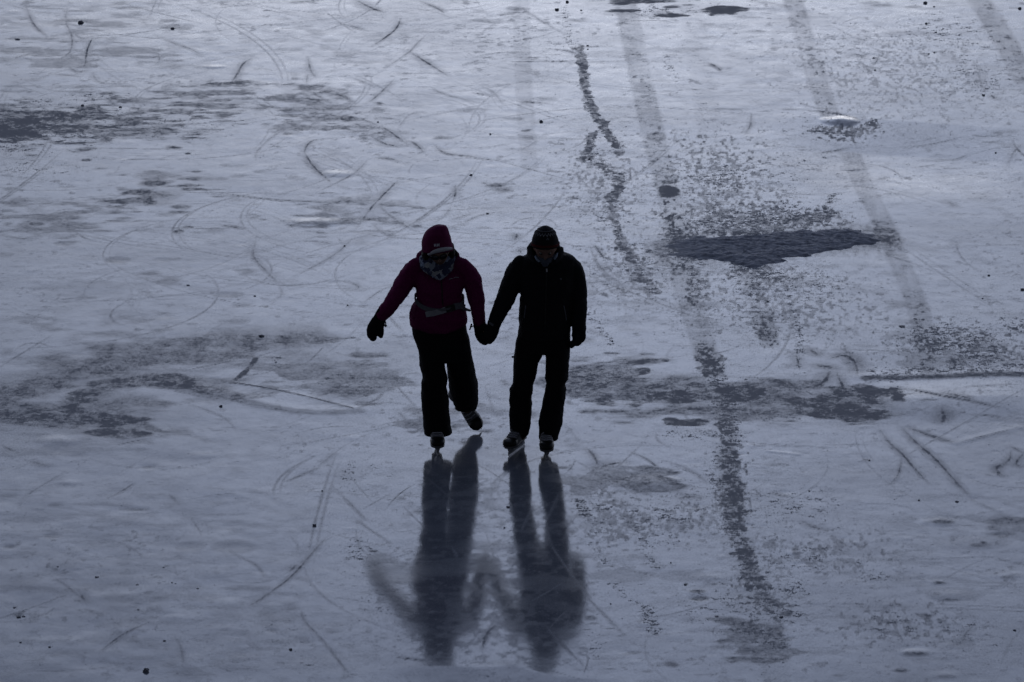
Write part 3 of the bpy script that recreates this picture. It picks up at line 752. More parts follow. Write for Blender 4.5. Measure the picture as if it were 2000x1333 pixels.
stroke([(540, 697), (545, 720)], .05, .5, field=speck, rag=1)
# --- large worn areas, right centre
for (x, y, rx, ry, s, k) in [(1180, 735, 110, 42, .42, .2), (1250, 770, 130, 28, .46, .3), (1320, 775, 60, 20, .6, .3), (1440, 775, 62, 24, .66, .3), (1400, 765, 110, 26, .3, .4), (1255, 725, 22, 10, .72, 0), (1350, 825, 42, 8, .75, 0), (1310, 820, 20, 5, .6, 0),
                             (1355, 798, 26, 8, .66, 0), (1580, 780, 100, 34, .34, .45), (1640, 800, 80, 14, .72, .2), (1690, 765, 48, 26, .62, .4), (1750, 770, 26, 18, .66, .6), (1560, 755, 70, 18, .40, .4), (1500, 750, 60, 16, .3, .4), (1590, 808, 24, 7, .7, 0),
                             (1670, 822, 30, 5, .75, 0), (1700, 815, 30, 8, .5, 0), (1520, 815, 60, 10, .2, .45), (1360, 850, 120, 20, .06, .4), (1540, 770, 210, 50, .14, .3), (1420, 845, 20, 4, .6, 0), (1428, 868, 24, 6, .66, 0), (1430, 902, 24, 5, .6, 0), (1150, 735, 30, 10, .4, 0),
                             (1190, 690, 26, 4, .5, 0), (1085, 705, 40, 30, .3, 0), (1800, 705, 60, 26, .26, .3)]:
    if s: streaky(x, y, rx * 1.15, ry * 1.2, 1.15, min(.85, s * 1.3), 401 + int(x) % 5, 4.2, 6.5, soft_=.16, octv=5)
    if k: blob(x, y, rx, ry, k, field=speck, edge=.1, rag=.8)
streaky(1440, 775, 400, 60, 1.12, .56, 421, 2.4, 5.0, soft_=.22, octv=5); streaky(1200, 745, 200, 64, 1.18, .6, 422, 2.8, 5.0, soft_=.22, octv=5); streaky(1640, 785, 180, 52, 1.15, .7, 423, 3.0, 5.5, soft_=.2, octv=5)
blob(1420, 742, 80, 8, .9, mode='cut', edge=.2)
blob(1600, 765, 40, 8, .55, mode='cut', edge=.2, rag=.8); blob(1580, 775, 26, 5, .6, mode='cut', rag=.8)
stroke([(1690, 738), (1760, 738), (1840, 736), (1920, 731), (2010, 732)], .05, .72, rag=.6, wy=.085, edge=.3)
stroke([(1710, 732), (1850, 725), (2010, 718)], .10, .5, field=speck, wy=.22, rag=.7)
# --- dark patches on the far ice
for (x, y, rx, ry, s) in [(1230, 4, 34, 6, .7), (1312, 14, 26, 4, .85), (1312, 31, 30, 5, .8), (1412, 20, 50, 7, .8), (1290, 3, 40, 4, .6), (1200, 22, 14, 2, .6), (1230, 20, 16, 2, .5), (1345, 10, 20, 3, .5), (1720, 11, 34, 5, .38), (1785, 14, 24, 3, .3), (1700, 6, 30, 4, .3), (1060, 60, 14, 3, .3)]:
    blob(x, y, rx, ry, s, edge=.4, rag=.6)
streaky(1412, 20, 75, 11, 1.3, .95, 441, 5, 8, soft_=.2); streaky(1312, 31, 46, 7, 1.3, .9, 442, 5, 8, soft_=.2); streaky(1235, 4, 60, 8, 1.3, .85, 443, 5, 8, soft_=.2); streaky(1220, 21, 40, 4, 1.2, .75, 444, 5, 8, soft_=.2)
blob(1290, 22, 90, 18, .4, field=speck, edge=0, rag=.6)
for (x, y, rx, ry, s) in [(965, 362, 24, 7, .62), (985, 372, 26, 8, .45), (995, 387, 14, 4, .45), (945, 358, 14, 4, .5), (1310, 335, 10, 6, .4), (860, 820, 60, 30, .25), (950, 800, 40, 16, .4), (975, 810, 30, 10, .35), (820, 832, 34, 7, .45), (800, 800, 30, 10, .4), (945, 842, 26, 6, .5),
                          (925, 790, 18, 8, .4), (1040, 810, 20, 8, .4), (905, 865, 20, 7, .45), (880, 860, 16, 6, .4), (960, 775, 30, 8, .35), (1120, 870, 34, 10, .35), (1060, 875, 30, 6, .3), (1090, 740, 60, 20, .2), (960, 690, 40, 8, .15), (990, 750, 24, 8, .4), (1000, 870, 30, 7, .4),
                          (985, 745, 20, 6, .45), (1130, 640, 20, 7, .35), (1145, 665, 34, 10, .3), (1130, 700, 60, 7, .3)]:
    blob(x, y, rx, ry, s, edge=.1, rag=1.1)
# --- lower half: specks, pits, stains
for (x, y, rx, ry, k) in [(1300, 1010, 150, 40, .36), (1540, 990, 160, 60, .34), (1580, 1090, 170, 30, .34), (1450, 1190, 170, 90, .36), (1740, 1220, 110, 50, .40), (1730, 1240, 40, 12, .55), (1560, 990, 40, 14, .45), (1300, 1050, 40, 20, .45), (1260, 1010, 70, 60, .36), (1180, 1000, 60, 70, .4),
                          (700, 1080, 60, 60, .36), (690, 930, 50, 50, .32), (740, 1180, 60, 60, .34), (1160, 1270, 40, 40, .45), (1550, 1150, 40, 25, .5), (1600, 1075, 90, 16, .42), (1720, 1130, 70, 20, .36), (1880, 1230, 100, 60, .28), (560, 1240, 120, 80, .15), (740, 920, 50, 40, .25), (1360, 960, 200, 60, .25)]:
    blob(x, y, rx, ry, k, field=speck, edge=0, rag=.7, big=True)
for (x, y, rx, ry, s) in [(1985, 1030, 60, 28, .34), (1960, 1010, 30, 16, .25), (1840, 1020, 34, 6, .65), (1870, 1010, 20, 5, .4), (1910, 1065, 40, 8, .5), (1920, 1060, 12, 4, .7), (1835, 1139, 16, 4, .6), (1860, 1172, 36, 5, .55), (1830, 1160, 14, 4, .4), (1965, 1128, 22, 4, .6), (1945, 1120, 8, 3, .6),
                          (1805, 1203, 28, 5, .6), (1730, 1235, 36, 6, .5), (1790, 1278, 34, 7, .7), (1760, 1310, 24, 5, .6), (1845, 1322, 36, 8, .55), (1640, 1320, 24, 5, .4), (1312, 1298, 26, 10, .6), (1265, 1312, 20, 5, .3), (1480, 1288, 50, 12, .5), (1500, 1240, 36, 22, .4), (1485, 1180, 40, 10, .4),
                          (1340, 1141, 7, 4, .75), (1396, 1141, 12, 5, .65), (1360, 1155, 26, 5, .7), (1362, 1170, 30, 6, .7), (1410, 1265, 40, 8, .4), (1240, 1275, 20, 4, .4), (1535, 1200, 14, 8, .7), (1540, 1185, 16, 4, .6), (1565, 1168, 20, 4, .5), (1155, 1207, 16, 6, .5), (1160, 1218, 16, 2, .4),
                          (1240, 950, 36, 14, .45), (1300, 955, 60, 12, .25), (1250, 960, 60, 6, .5), (1292, 970, 8, 3, .6), (1430, 885, 26, 4, .4), (1525, 1110, 20, 5, .3), (18, 1068, 26, 7, .5), (95, 1047, 32, 7, .35), (260, 995, 34, 5, .45), (105, 987, 26, 6, .3), (20, 968, 30, 6, .3), (290, 913, 24, 6, .4),
                          (35, 1200, 18, 6, .6), (45, 1195, 8, 3, .7), (30, 1186, 5, 2, .7), (604, 1300, 16, 3, .75), (590, 1296, 8, 2, .6), (700, 1020, 12, 5, .3), (295, 1175, 32, 4, .3), (405, 1172, 28, 4, .22), (438, 1232, 28, 6, .28), (530, 1232, 18, 5, .28), (290, 1258, 50, 6, .22), (470, 1258, 40, 6, .12),
                          (450, 1282, 24, 4, .25), (520, 1135, 20, 4, .3), (590, 1130, 30, 6, .2), (200, 1125, 8, 2, .5), (729, 1077, 12, 3, .6)]:
    blob(x, y, rx, ry, s, edge=.15, rag=.9)
streaky(1995, 1030, 110, 50, .98, .5, 431, 4, 6, soft_=.35); streaky(1480, 1250, 120, 60, .8, .5, 432, 4, 6); streaky(1290, 945, 130, 34, .9, .5, 433, 3, 5); streaky(880, 820, 140, 40, .85, .45, 434, 4, 6); streaky(1180, 930, 110, 50, .78, .4, 435, 4, 6)
for (x, y, rx, ry, d, st, sd, fx, fy) in [(300, 1150, 620, 260, .74, .26, 601, 4, 8), (250, 1030, 500, 160, .72, .26, 602, 6, 12), (1650, 1170, 560, 240, .72, .28, 603, 5, 9), (1700, 950, 420, 160, .68, .26, 604, 6, 10), (560, 1250, 300, 120, .70, .30, 605, 9, 14), (250, 560, 420, 160, .70, .26, 606, 4, 9), (1500, 150, 600, 180, .66, .24, 607, 6, 7), (700, 80, 600, 130, .70, .30, 608, 6, 8), (60, 60, 300, 100, .72, .34, 609, 5, 8), (1850, 480, 260, 200, .62, .24, 610, 7, 9)]:
    streaky(x, y, rx, ry, d, st * .75, sd, fx, fy, soft_=.35, octv=4)
# pale frosted pads lying over the mirror
for (x, y, rx, ry, s) in [(905, 1104, 78, 17, .36), (1060, 1140, 92, 18, .36), (770, 1120, 66, 26, .26), (745, 1100, 40, 20, .26), (1215, 1125, 75, 14, .22), (1335, 1125, 60, 14, .20), (860, 1115, 60, 12, .40), (980, 1118, 34, 5, .34), (1040, 1025, 26, 4, .3), (1020, 1015, 20, 2, .4), (250, 508 * 1.0, 1, 1, 0),
                          (370, 1068, 34, 12, .20), (455, 1068, 50, 16, .22), (230, 508, 32, 8, .34), (318, 508, 24, 6, .22), (445, 576, 34, 7, .28), (125, 476, 24, 5, .3), (10, 498, 20, 5, .3), (500, 1170, 30, 7, .12), (60, 1015, 60, 8, .2), (1860, 1162, 66, 16, .2), (1895, 1060, 90, 18, .16), (610, 1290, 80, 26, .14)]:
    if s: blob(x, y, rx, ry, s, edge=.75, rag=.35)

for i in range(46):
    x, y = rng.uniform(720, 1230), rng.uniform(900, 1330)
    a = rng.uniform(0, 6.28); L = rng.uniform(20, 170)
    stroke([(x, y), (x + .5 * L * math.cos(a) + rng.normal(0, 4), y + .5 * L * .6 * math.sin(a) + rng.normal(0, 3)), (x + L * math.cos(a), y + L * .6 * math.sin(a))], .0065, rng.uniform(.25, .7), edge=0, rag=.6, taper=True, fine=True)
for (x, y, rx, ry, d, st, sd) in [(960, 1110, 280, 90, .66, .34, 651), (960, 1220, 300, 110, .64, .32, 652), (900, 980, 200, 80, .56, .3, 653), (1090, 1010, 120, 70, .62, .32, 654)]:
    streaky(x, y, rx, ry, d, st, sd, fx=16, fy=11, octv=3, soft_=.2)
# --- relief
hgt += 0.0011 * fbm(GX * 1.3, GYY * 1.0, 21, 2) * 2
hgt += 0.00042 * fbm(GX * 5, GYY * 4.6, 31, 3) * 2
hgt += 0.00010 * fbm(GX * 16, GYY * 12, 32, 2) * 2 * (0.4 + 0.6 * sstep(-.1, .3, fbm(GX * .7, GYY * .6, 33, 2) * 2))
near = sstep(50.5, 47.0, GYY) if False else (1 - sstep(46.0, 53.0, GYY))
leftw = 1 - sstep(-2.2, -0.8, GX)
hgt += 0.0022 * fbm(GX * 2.4, GYY * 2.0, 41, 3) * 2 * (0.15 + leftw * near)
for i in range(170):
    x, y = rng.uniform(-20, 2020), rng.uniform(0, 1330)
    if 690 < x < 1200: continue
    r = rng.uniform(8, 36)
    dome(x, y, r, r * 0.27 * rng.uniform(.7, 1.2), rng.choice([-1, 1]) * rng.uniform(.0006, .003))
for i in range(150):
    x, y = rng.uniform(1150, 2020), rng.uniform(820, 1335)
    r = rng.uniform(5, 22); dome(x, y, r, r * .3, rng.choice([-1, 1]) * rng.uniform(.001, .004))
    if rng.rand() < .5: blob(x, y + r * .2, r * .8, r * .16, rng.uniform(.15, .5), edge=0, rag=1.0)
for (x, y, r, ry, a) in [(230, 508, 34, 9, -.005), (318, 508, 24, 6, -.003), (125, 476, 24, 6, -.003), (445, 576, 32, 7, -.003), (118, 862, 62, 13, .012), (395, 890, 40, 10, .006), (290, 913, 30, 9, -.006), (135, 943, 30, 8, .005), (95, 1047, 34, 8, -.005), (18, 1068, 30, 8, -.006), (260, 995, 36, 8, -.005),
                         (1640, 236, 46, 11, .085), (420, 131, 30, 4, .008), (660, 340, 40, 9, .013), (620, 434, 90, 11, .014), (1270, 945, 80, 22, .012), (1860, 1162, 66, 14, .008), (1835, 1020, 50, 12, .010), (1895, 1062, 80, 18, .006), (1830, 1138, 22, 7, .006), (1960, 1125, 50, 12, .006),
                         (1362, 1158, 34, 7, .006), (1362, 1170, 34, 6, -.006), (1390, 1128, 50, 12, .005), (1435, 887, 36, 5, -.006), (1445, 1027, 40, 5, -.006), (1320, 1240, 40, 12, .003), (1535, 962, 30, 5, -.004), (340, 1205, 26, 6, .003), (905, 1302, 70, 10, .002),
                         (1790, 1275, 50, 10, .008), (1845, 1320, 50, 12, .006), (440, 1232, 30, 7, -.004), (530, 1232, 22, 6, -.004), (455, 1070, 60, 16, -.004), (370, 1068, 40, 12, -.004)]:
    dome(x, y, r, ry, a)
stroke([(340, 764), (400, 776), (450, 782), (500, 792), (530, 797), (580, 806), (640, 809), (705, 806)], .012, .55, rag=.9, fine=True, edge=0)
stroke([(330, 756), (400, 769), (470, 782), (520, 794), (580, 804), (650, 806), (700, 803)], .085, .34, edge=.4, rag=.5)
ridge([(330, 748), (400, 762), (470, 776), (520, 790), (580, 802), (650, 804), (705, 800)], .11, .0012)
ridge([(455, 748), (520, 758), (600, 775), (690, 798)], .03, .0004)
ridge([(1690, 735), (1840, 733), (2010, 730)], .12, .0013)
ridge([(1868, 866), (1930, 850), (1990, 835)], .05, .0012)
ridge([(1500, 881), (1560, 888)], .02, .0012)
ramp_poly([(1480, 232), (1600, 228), (1700, 234), (1850, 243), (2040, 256)], 1.2, -.012)
ramp_poly([(1650, 745), (1760, 745), (1900, 740), (2060, 738)], .5, .008)
ramp_poly([(700, 1306), (843, 1303), (945, 1305), (1004, 1301), (1085, 1321), (1240, 1330)], .45, -.011)

base = 0.050 + 0.13 * np.clip(fbm(GX * .5, GYY * .35, 77, 3) * 2, 0, 1)
base = base * (0.35 + 0.65 * sstep(-1.6, 0.4, GX))
speck = np.maximum(speck, 0) + base.astype(np.float32)
smask = sstep(0.0, 1.4, np.minimum.reduce([GX - XS[0], XS[-1] - GX, GYY - YS[0], YS[-1] - GYY]))
soft *= smask; speck *= smask; hgt *= smask
def full(a):
    z = np.zeros((NY, NX), np.float32); z[iy0:iy0 + ny, ix0:ix0 + nx] = a; return z.ravel()
FX, FY = np.meshgrid(XA, YA)
me = bpy.data.meshes.new("frozen_lake")
nv = NX * NY
me.vertices.add(nv)
co = np.stack([FX.ravel(), FY.ravel(), full(hgt)], 1).astype(np.float32)
me.vertices.foreach_set("co", co.ravel())
i, j = np.meshgrid(np.arange(NX - 1), np.arange(NY - 1))
b0 = (j * NX + i).ravel()
quads = np.stack([b0, b0 + 1, b0 + NX + 1, b0 + NX], 1).astype(np.int32)
nf = len(quads)
me.loops.add(nf * 4)
me.loops.foreach_set("vertex_index", quads.ravel())
me.polygons.add(nf)
me.polygons.foreach_set("loop_start", np.arange(0, nf * 4, 4, dtype=np.int32))
me.update(calc_edges=True)
for nm, arr in (("worn", soft), ("crumbs", speck)):
    at = me.attributes.new(nm, 'FLOAT', 'POINT')
    at.data.foreach_set("value", full(arr))
ice = link_obj("frozen_lake", me)
tag(ice, "dull blue grey lake ice scored by skates and tyre tracks", "ice", kind="structure")

def ice_material():
    m, nt, b = mat_new("lake_ice")
    N = nt.nodes.new; Lk = nt.links.new
    t = N("ShaderNodeTexCoord")
    def attr(n):
        a = N("ShaderNodeAttribute"); a.attribute_name = n; return a.outputs["Fac"]
    def noise(scale, detail=3, rough=0.55, sy=1.0):
        mp = N("ShaderNodeMapping"); mp.inputs["Scale"].default_value = (1, sy, 1)
        Lk(t.outputs["Object"], mp.inputs[0])
        n = N("ShaderNodeTexNoise"); n.inputs["Scale"].default_value = scale; n.inputs["Detail"].default_value = detail; n.inputs["Roughness"].default_value = rough
        Lk(mp.outputs[0], n.inputs["Vector"]); return n.outputs["Fac"]
    def math_(op, a, bb, c=None, clamp=False):
        n = N("ShaderNodeMath"); n.operation = op; n.use_clamp = clamp
        for k, v in enumerate((a, bb, c)):
            if v is None: continue
            if isinstance(v, (int, float)): n.inputs[k].default_value = v
            else: Lk(v, n.inputs[k])
        return n.outputs[0]
    def mrange(v, a, bb, c, d):
        n = N("ShaderNodeMapRange"); n.clamp = True
        Lk(v, n.inputs[0])
        for k, x in zip((1, 2, 3, 4), (a, bb, c, d)): n.inputs[k].default_value = x
        return n.outputs[0]
    S, K = attr("worn"), attr("crumbs")
    nA = noise(26, 4, 0.6, 0.8)       # crumb pattern
    nB = noise(80, 3, 0.6, 0.30)       # fine frost grain
    nC = noise(7, 4, 0.6, 0.7)        # blotches
    nD = noise(1.1, 3, 0.5)
    nE = noise(8.5, 3, 0.55, 1.0)
    # crumbs: threshold falls as density rises
    mixn = math_('ADD', math_('MULTIPLY', nE, 0.30), math_('ADD', math_('MULTIPLY', nA, 0.42), math_('MULTIPLY', nB, 0.28)))
    thr = math_('MULTIPLY_ADD', math_('SQRT', K, None), -0.19, 0.635)
    cr_ = math_('MULTIPLY', math_('SUBTRACT', mixn, thr), 16.0, clamp=True)
    nF = noise(62, 2, 0.5, 0.32)
    dots = math_('MULTIPLY', math_('SUBTRACT', nF, math_('MULTIPLY_ADD', math_('SQRT', K, None), -0.14, 0.715)), 14.0, clamp=True)
    cr_ = math_('MAXIMUM', math_('MULTIPLY', cr_, 0.80), math_('MULTIPLY', dots, 0.62))
    # worn matt ice, broken up by blotches
    brk = mrange(nC, 0.34, 0.64, 0.62, 1.30)
    grn = mrange(nA, 0.38, 0.62, 0.78, 1.25)
    kk = mrange(S, 0.12, 0.55, 0.22, 1.0)        # thin films stay smooth, deep wear is broken up
    so = math_('MULTIPLY', S, math_('MULTIPLY_ADD', math_('SUBTRACT', math_('MULTIPLY', brk, grn), 1.0), kk, 1.0), clamp=True)
    D = math_('MAXIMUM', cr_, so)
    frost = mrange(nB, 0.36, 0.64, 0.0, 0.20)
    frost2 = mrange(nE, 0.42, 0.66, 0.0, 0.10)
    D2 = math_('ADD', math_('MULTIPLY', D, 1.14), math_('ADD', frost, frost2), clamp=True)
    b.inputs["Base Color"].default_value = (0.084, 0.094, 0.118, 1)
    b.inputs["Specular IOR Level"].default_value = 0.56
    b.inputs["IOR"].default_value = 1.31
    Lk(mrange(math_('ADD', D, math_('MULTIPLY', math_('ADD', frost, frost2), 0.45)), 0.0, 1.0, 0.082, 0.24), b.inputs["Roughness"])
    wb = N("ShaderNodeBsdfPrincipled")           # scraped, crumbly ice: no mirror left
    wb.inputs["Base Color"].default_value = (0.110, 0.125, 0.158, 1)
    wb.inputs["Roughness"].default_value = 0.6
    wb.inputs["Specular IOR Level"].default_value = 0.04
    bp = N("ShaderNodeBump"); bp.inputs["Strength"].default_value = 0.5; bp.inputs["Distance"].default_value = 0.0005
    hh = math_('ADD', math_('MULTIPLY', nA, 0.6), math_('ADD', math_('MULTIPLY', nB, 0.30), math_('MULTIPLY', D, -0.12)))
    Lk(hh, bp.inputs["Height"]); Lk(bp.outputs[0], b.inputs["Normal"])
    mxs = N("ShaderNodeMixShader")
    Lk(D2, mxs.inputs[0]); Lk(b.outputs[0], mxs.inputs[1]); Lk(wb.outputs[0], mxs.inputs[2])
    Lk(mxs.outputs[0], nt.nodes["Material Output"].inputs["Surface"])
    return m
me.materials.append(ice_material())

def hz(x, y):
    a = int(np.clip(round((x - XS[0]) / DX), 0, nx - 1)); c = int(np.clip(round((y - YS[0]) / DY), 0, ny - 1))
    return float(hgt[c, a])

# ------------------------------------------------------------------ slush patch
def slush():
    out = [(1300, 498), (1312, 476), (1345, 464), (1400, 463), (1480, 460), (1540, 453), (1620, 449), (1680, 454), (1706, 461), (1716, 470), (1690, 476), (1640, 486), (1590, 497), (1540, 505), (1500, 515), (1468, 520), (1430, 513), (1370, 506)]
    P = np.array([G(a, b)[:2] for a, b in catmull(np.array(out + [out[0]], float), n=5)])[:-1]
    x0, x1, y0, y1 = P[:, 0].min() - .06, P[:, 0].max() + .06, P[:, 1].min() - .1, P[:, 1].max() + .1
    xs = np.arange(x0, x1, 0.008); ys = np.arange(y0, y1, 0.012)
    X, Y = np.meshgrid(xs, ys)
    ins = np.zeros(X.shape, bool); dist = np.full(X.shape, 9.0)
    for (ax, ay), (bx, by) in zip(P, np.roll(P, -1, 0)):
        cnd = ((ay > Y) != (by > Y)) & (X < (bx - ax) * (Y - ay) / (by - ay + 1e-12) + ax)
        ins ^= cnd
        t = np.clip(((X - ax) * (bx - ax) + (Y - ay) * (by - ay)) / ((bx - ax) ** 2 + (by - ay) ** 2 + 1e-12), 0, 1)
        dist = np.minimum(dist, np.hypot(X - ax - t * (bx - ax), Y - ay - t * (by - ay)))
    sd = np.where(ins, dist, -dist) + 0.055 + fbm(X * 9, Y * 11, 7, 4) * 0.20
    n = fbm(X * 6, Y * 15, 9, 4) + 0.5
    n2 = fbm(X * 38, Y * 38, 19, 2) + 0.5
    Z = sstep(0.0, 0.16, sd) * (0.002 + 0.020 * n + 0.015 * n2)
    # the bare spot in the middle
    c0 = G(1455, 492)
    Z *= 1 - 0.75 * np.exp(-(((X - c0[0]) / .11) ** 2 + ((Y - c0[1]) / .12) ** 2)) * (n > 0.45)
    c0 = G(1315, 490)
    Z *= 1 - 0.9 * np.exp(-(((X - c0[0]) / .18) ** 2 + ((Y - c0[1]) / .3) ** 2))
    Z = Z - 0.004
    idx = -np.ones(X.shape, int); keep = sd > -0.015
    idx[keep] = np.arange(keep.sum())
    V = np.stack([X[keep], Y[keep], Z[keep]], 1)
    a, b, c, d = idx[:-1, :-1], idx[:-1, 1:], idx[1:, 1:], idx[1:, :-1]
    ok = (a >= 0) & (b >= 0) & (c >= 0) & (d >= 0)
    me = mesh_of(V, np.stack([a[ok], b[ok], c[ok], d[ok]], 1).tolist(), "slush_patch")
    m, nt, bb = mat_new("dark_slush")
    t = nt.nodes.new("ShaderNodeTexCoord"); nn = nt.nodes.new("ShaderNodeTexNoise"); nn.inputs["Scale"].default_value = 22; nn.inputs["Detail"].default_value = 6
    nt.links.new(t.outputs["Object"], nn.inputs["Vector"])
    rp = nt.nodes.new("ShaderNodeValToRGB"); rp.color_ramp.elements[0].position = .3; rp.color_ramp.elements[1].position = .75
    rp.color_ramp.elements[0].color = (.115, .125, .155, 1); rp.color_ramp.elements[1].color = (.28, .295, .345, 1)
    nt.links.new(nn.outputs["Fac"], rp.inputs[0]); nt.links.new(rp.outputs[0], bb.inputs["Base Color"])
    bb.inputs["Roughness"].default_value = .75; bb.inputs["Specular IOR Level"].default_value = .12
    o = link_obj("slush_patch", me, m)
    tag(o, "dark wedge of lumpy refrozen slush beyond the skaters", "slush", kind="stuff")
slush()
# ------------------------------------------------------------------ people
def place(me, root_loc):
    shift(me, root_loc)
    return me
def head_parts(c, pitch, roll, w=0.076, d=0.098, h=0.116):
    """A face-bearing head: jaw, brow, nose, lips, eye sockets and ears; looks along -Y before it is pitched."""
    V, F = ball((0, 0, 0), 1, 1, 1, n=5)
    x, y, z = V[:, 0].copy(), V[:, 1].copy(), V[:, 2].copy()
    front = np.clip(-y, 0, 1)
    X = x * w * np.where(z < 0, 1 - 0.30 * np.clip(-z, 0, 1) ** 1.4, 1.0)
    Y = y * d * np.where((z < -0.2) & (y > 0), 0.80, 1.0)
    Z = z * h
    Y = np.where((z < -0.1) & (y < 0), Y * (1 - 0.10 * np.clip(-z - 0.1, 0, 1)), Y)
    g = lambda cx, cz, sx, sz: np.exp(-((x - cx) / sx) ** 2 - ((z - cz) / sz) ** 2) * (y < 0)
    Y -= 0.026 * g(0, -0.20, 0.13, 0.13) + 0.014 * g(0, -0.02, 0.10, 0.20)          # nose
    Y += 0.013 * (g(-0.42, 0.06, 0.22, 0.13) + g(0.42, 0.06, 0.22, 0.13))           # sockets
    Y -= 0.006 * (g(-0.40, 0.24, 0.30, 0.09) + g(0.40, 0.24, 0.30, 0.09))           # brow
    Y -= 0.009 * g(0, -0.80, 0.26, 0.18)                                            # chin
    Y -= 0.006 * g(0, -0.47, 0.24, 0.05) + 0.006 * g(0, -0.59, 0.22, 0.05)          # lips
    Y += 0.005 * g(0, -0.53, 0.25, 0.025)
    Y -= 0.005 * (g(-0.55, -0.25, 0.2, 0.22) + g(0.55, -0.25, 0.2, 0.22))           # cheeks
    P = np.stack([X, Y, Z], 1)
    parts = [(P, F)]
    for s in (-1, 1):
        parts.append(ball((s * w * 0.98, 0.012, -0.008), 0.012, 0.022, 0.033, 3))
    M = np.array(Matrix.Rotation(roll, 3, 'Y') @ Matrix.Rotation(pitch, 3, 'X'))
    return [(v @ M.T + np.array(c), f) for v, f in parts], M
def boot(name_root, tip, yaw, pitch, roll, seed, parent, root_loc, lace_gap, stripes):
    """skate: boot leather, toe cap, laces, plastic holder and steel runner.  Local frame: toes towards -Y, runner's foot at z = 0."""
    M = 1.16 * np.array(Matrix.Rotation(yaw, 3, 'Z') @ Matrix.Rotation(roll, 3, 'Y') @ Matrix.Rotation(pitch, 3, 'X'))
    tip_l = np.array([0, -0.185, 0.004]) if pitch == 0 else np.array([0, -0.20, 0.085])
    off = np.array(tip) - M @ (tip_l * [1, 1, .86])
    tf = lambda V: (np.array(V) * [1, 1, .86]) @ M.T + off
    sec = [(0.085, .026, .075, .14), (0.07, .032, .075, .20), (0.03, .036, .074, .20), (-0.03, .037, .074, .19), (-0.08, .043, .074, .165), (-0.125, .047, .075, .145), (-0.16, .045, .077, .132), (-0.188, .036, .082, .122), (-0.203, .018, .09, .112)]
    th = np.linspace(0, 2 * math.pi, 20, endpoint=False)
    rings = []
    for (y, hw, z0, z1) in sec:
        cs, sn = np.cos(th), np.sin(th)
        ex = np.sign(cs) * np.abs(cs) ** 0.75 * hw
        ez = np.sign(sn) * np.abs(sn) ** 0.75 * (z1 - z0) / 2 + (z0 + z1) / 2
        rings.append(np.stack([ex, np.full(20, y), ez], 1))
    foot = rings_mesh(rings)
    shaft = tube3([(0, .03, .13), (0, .032, .18), (0, .036, .22), (0, .040, .25)], [.035, .037, .038, .038], [.053, .050, .050, .050])
    sole_r = []
    for y, hw in [(0.088, .02), (0.07, .033), (0, .034), (-.06, .038), (-.12, .047), (-.17, .043), (-.2, .02)]:
        sole_r.append(np.array([(-hw, y, .068), (hw, y, .068), (hw, y, .080), (-hw, y, .080)]))
    tongue = tube3([(0, -.055, .18), (0, -.035, .21), (0, -.024, .24), (0, -.024, .26)], [.026, .028, .030, .030], [.012] * 4)
    me = fuse([foot, shaft, rings_mesh(sole_r), tongue], voxel=.0055, smooth=2, wrinkle=.003, wscale=.04, name="boot")
    c = np.empty(len(me.vertices) * 3); me.vertices.foreach_get("co", c); c = c.reshape(-1, 3)
    loc_bvh = BVHTree.FromPolygons([Vector(p) for p in c], [p.vertices[:] for p in me.polygons])
    me.vertices.foreach_set("co", tf(c).ravel()); me.update(); place(me, root_loc)
    sk = link_obj("skate", me, M_BOOTG, parent)
    # toe cap
    tr = []
    for (y, hw, z0, z1) in [(-.140, .0492, .078, .1415), (-.165, .0468, .079, .134), (-.190, .0375, .083, .1245), (-.2065, .019, .09, .114)]:
        cs, sn = np.cos(th), np.sin(th)
        tr.append(np.stack([np.sign(cs) * np.abs(cs) ** .75 * hw, np.full(20, y), np.sign(sn) * np.abs(sn) ** .75 * (z1 - z0) / 2 + (z0 + z1) / 2], 1))
    V, F = rings_mesh(tr)
    link_obj("toe_cap", place(mesh_of(tf(V), F), root_loc), M_TOE, sk)
    # laces: cross strands over the instep
    parts = []
    for y in stripes:
        P, r = [], []
        for xx in np.linspace(-.030, .030, 9):
            h = loc_bvh.ray_cast(Vector((xx, y + .008 * abs(xx) / .03, .40)), Vector((0, 0, -1)), 1.0)
            if h[0] is not None and h[0].z < .24:
                P.append(np.array(h[0]) + [0, 0, .002]); r.append(.0042)
        if len(P) > 3: parts.append(tube3(P, r, k=8))
    if parts:
        V, F = join(parts)
        link_obj("lace", place(mesh_of(tf(V), F), root_loc), M_LACE, sk)
    # holder: plate under the sole, two posts, bridge over the runner
    def prof(ys, hw, z0, z1):
        return rings_mesh([np.array([(-b, y, a0), (b, y, a0), (c_, y, a1), (-c_, y, a1)]) for y, b, c_, a0, a1 in zip(ys, hw[0], hw[1], z0, z1)])
    hp = [prof([-.170, -.150, -.10, -.075], [[.006, .008, .008, .006], [.016, .026, .026, .014]], [.034, .028, .028, .034], [.072] * 4),
          prof([.020, .035, .070, .088], [[.006, .008, .008, .006], [.012, .022, .022, .012]], [.034, .028, .028, .034], [.072] * 4),
          prof([-.180, -.13, -.03, .06, .100], [[.004, .006, .006, .006, .004], [.005, .0075, .0075, .0075, .005]], [.022, .018, .018, .018, .022], [.036, .040, .034, .040, .036])]
    V, F = join(hp)
    ho = link_obj("blade_holder", place(mesh_of(tf(V), F), root_loc), M_HOLDER, sk, smooth=False)
    ys = [-.190, -.184, -.165, -.12, -.05, .03, .08, .105, .114]; z0 = [.020, .010, .003, .0005, 0, 0, .0005, .004, .014]
    V, F = rings_mesh([np.array([(-.002, y, a), (.002, y, a), (.002, y, .026), (-.002, y, .026)]) for y, a in zip(ys, z0)])
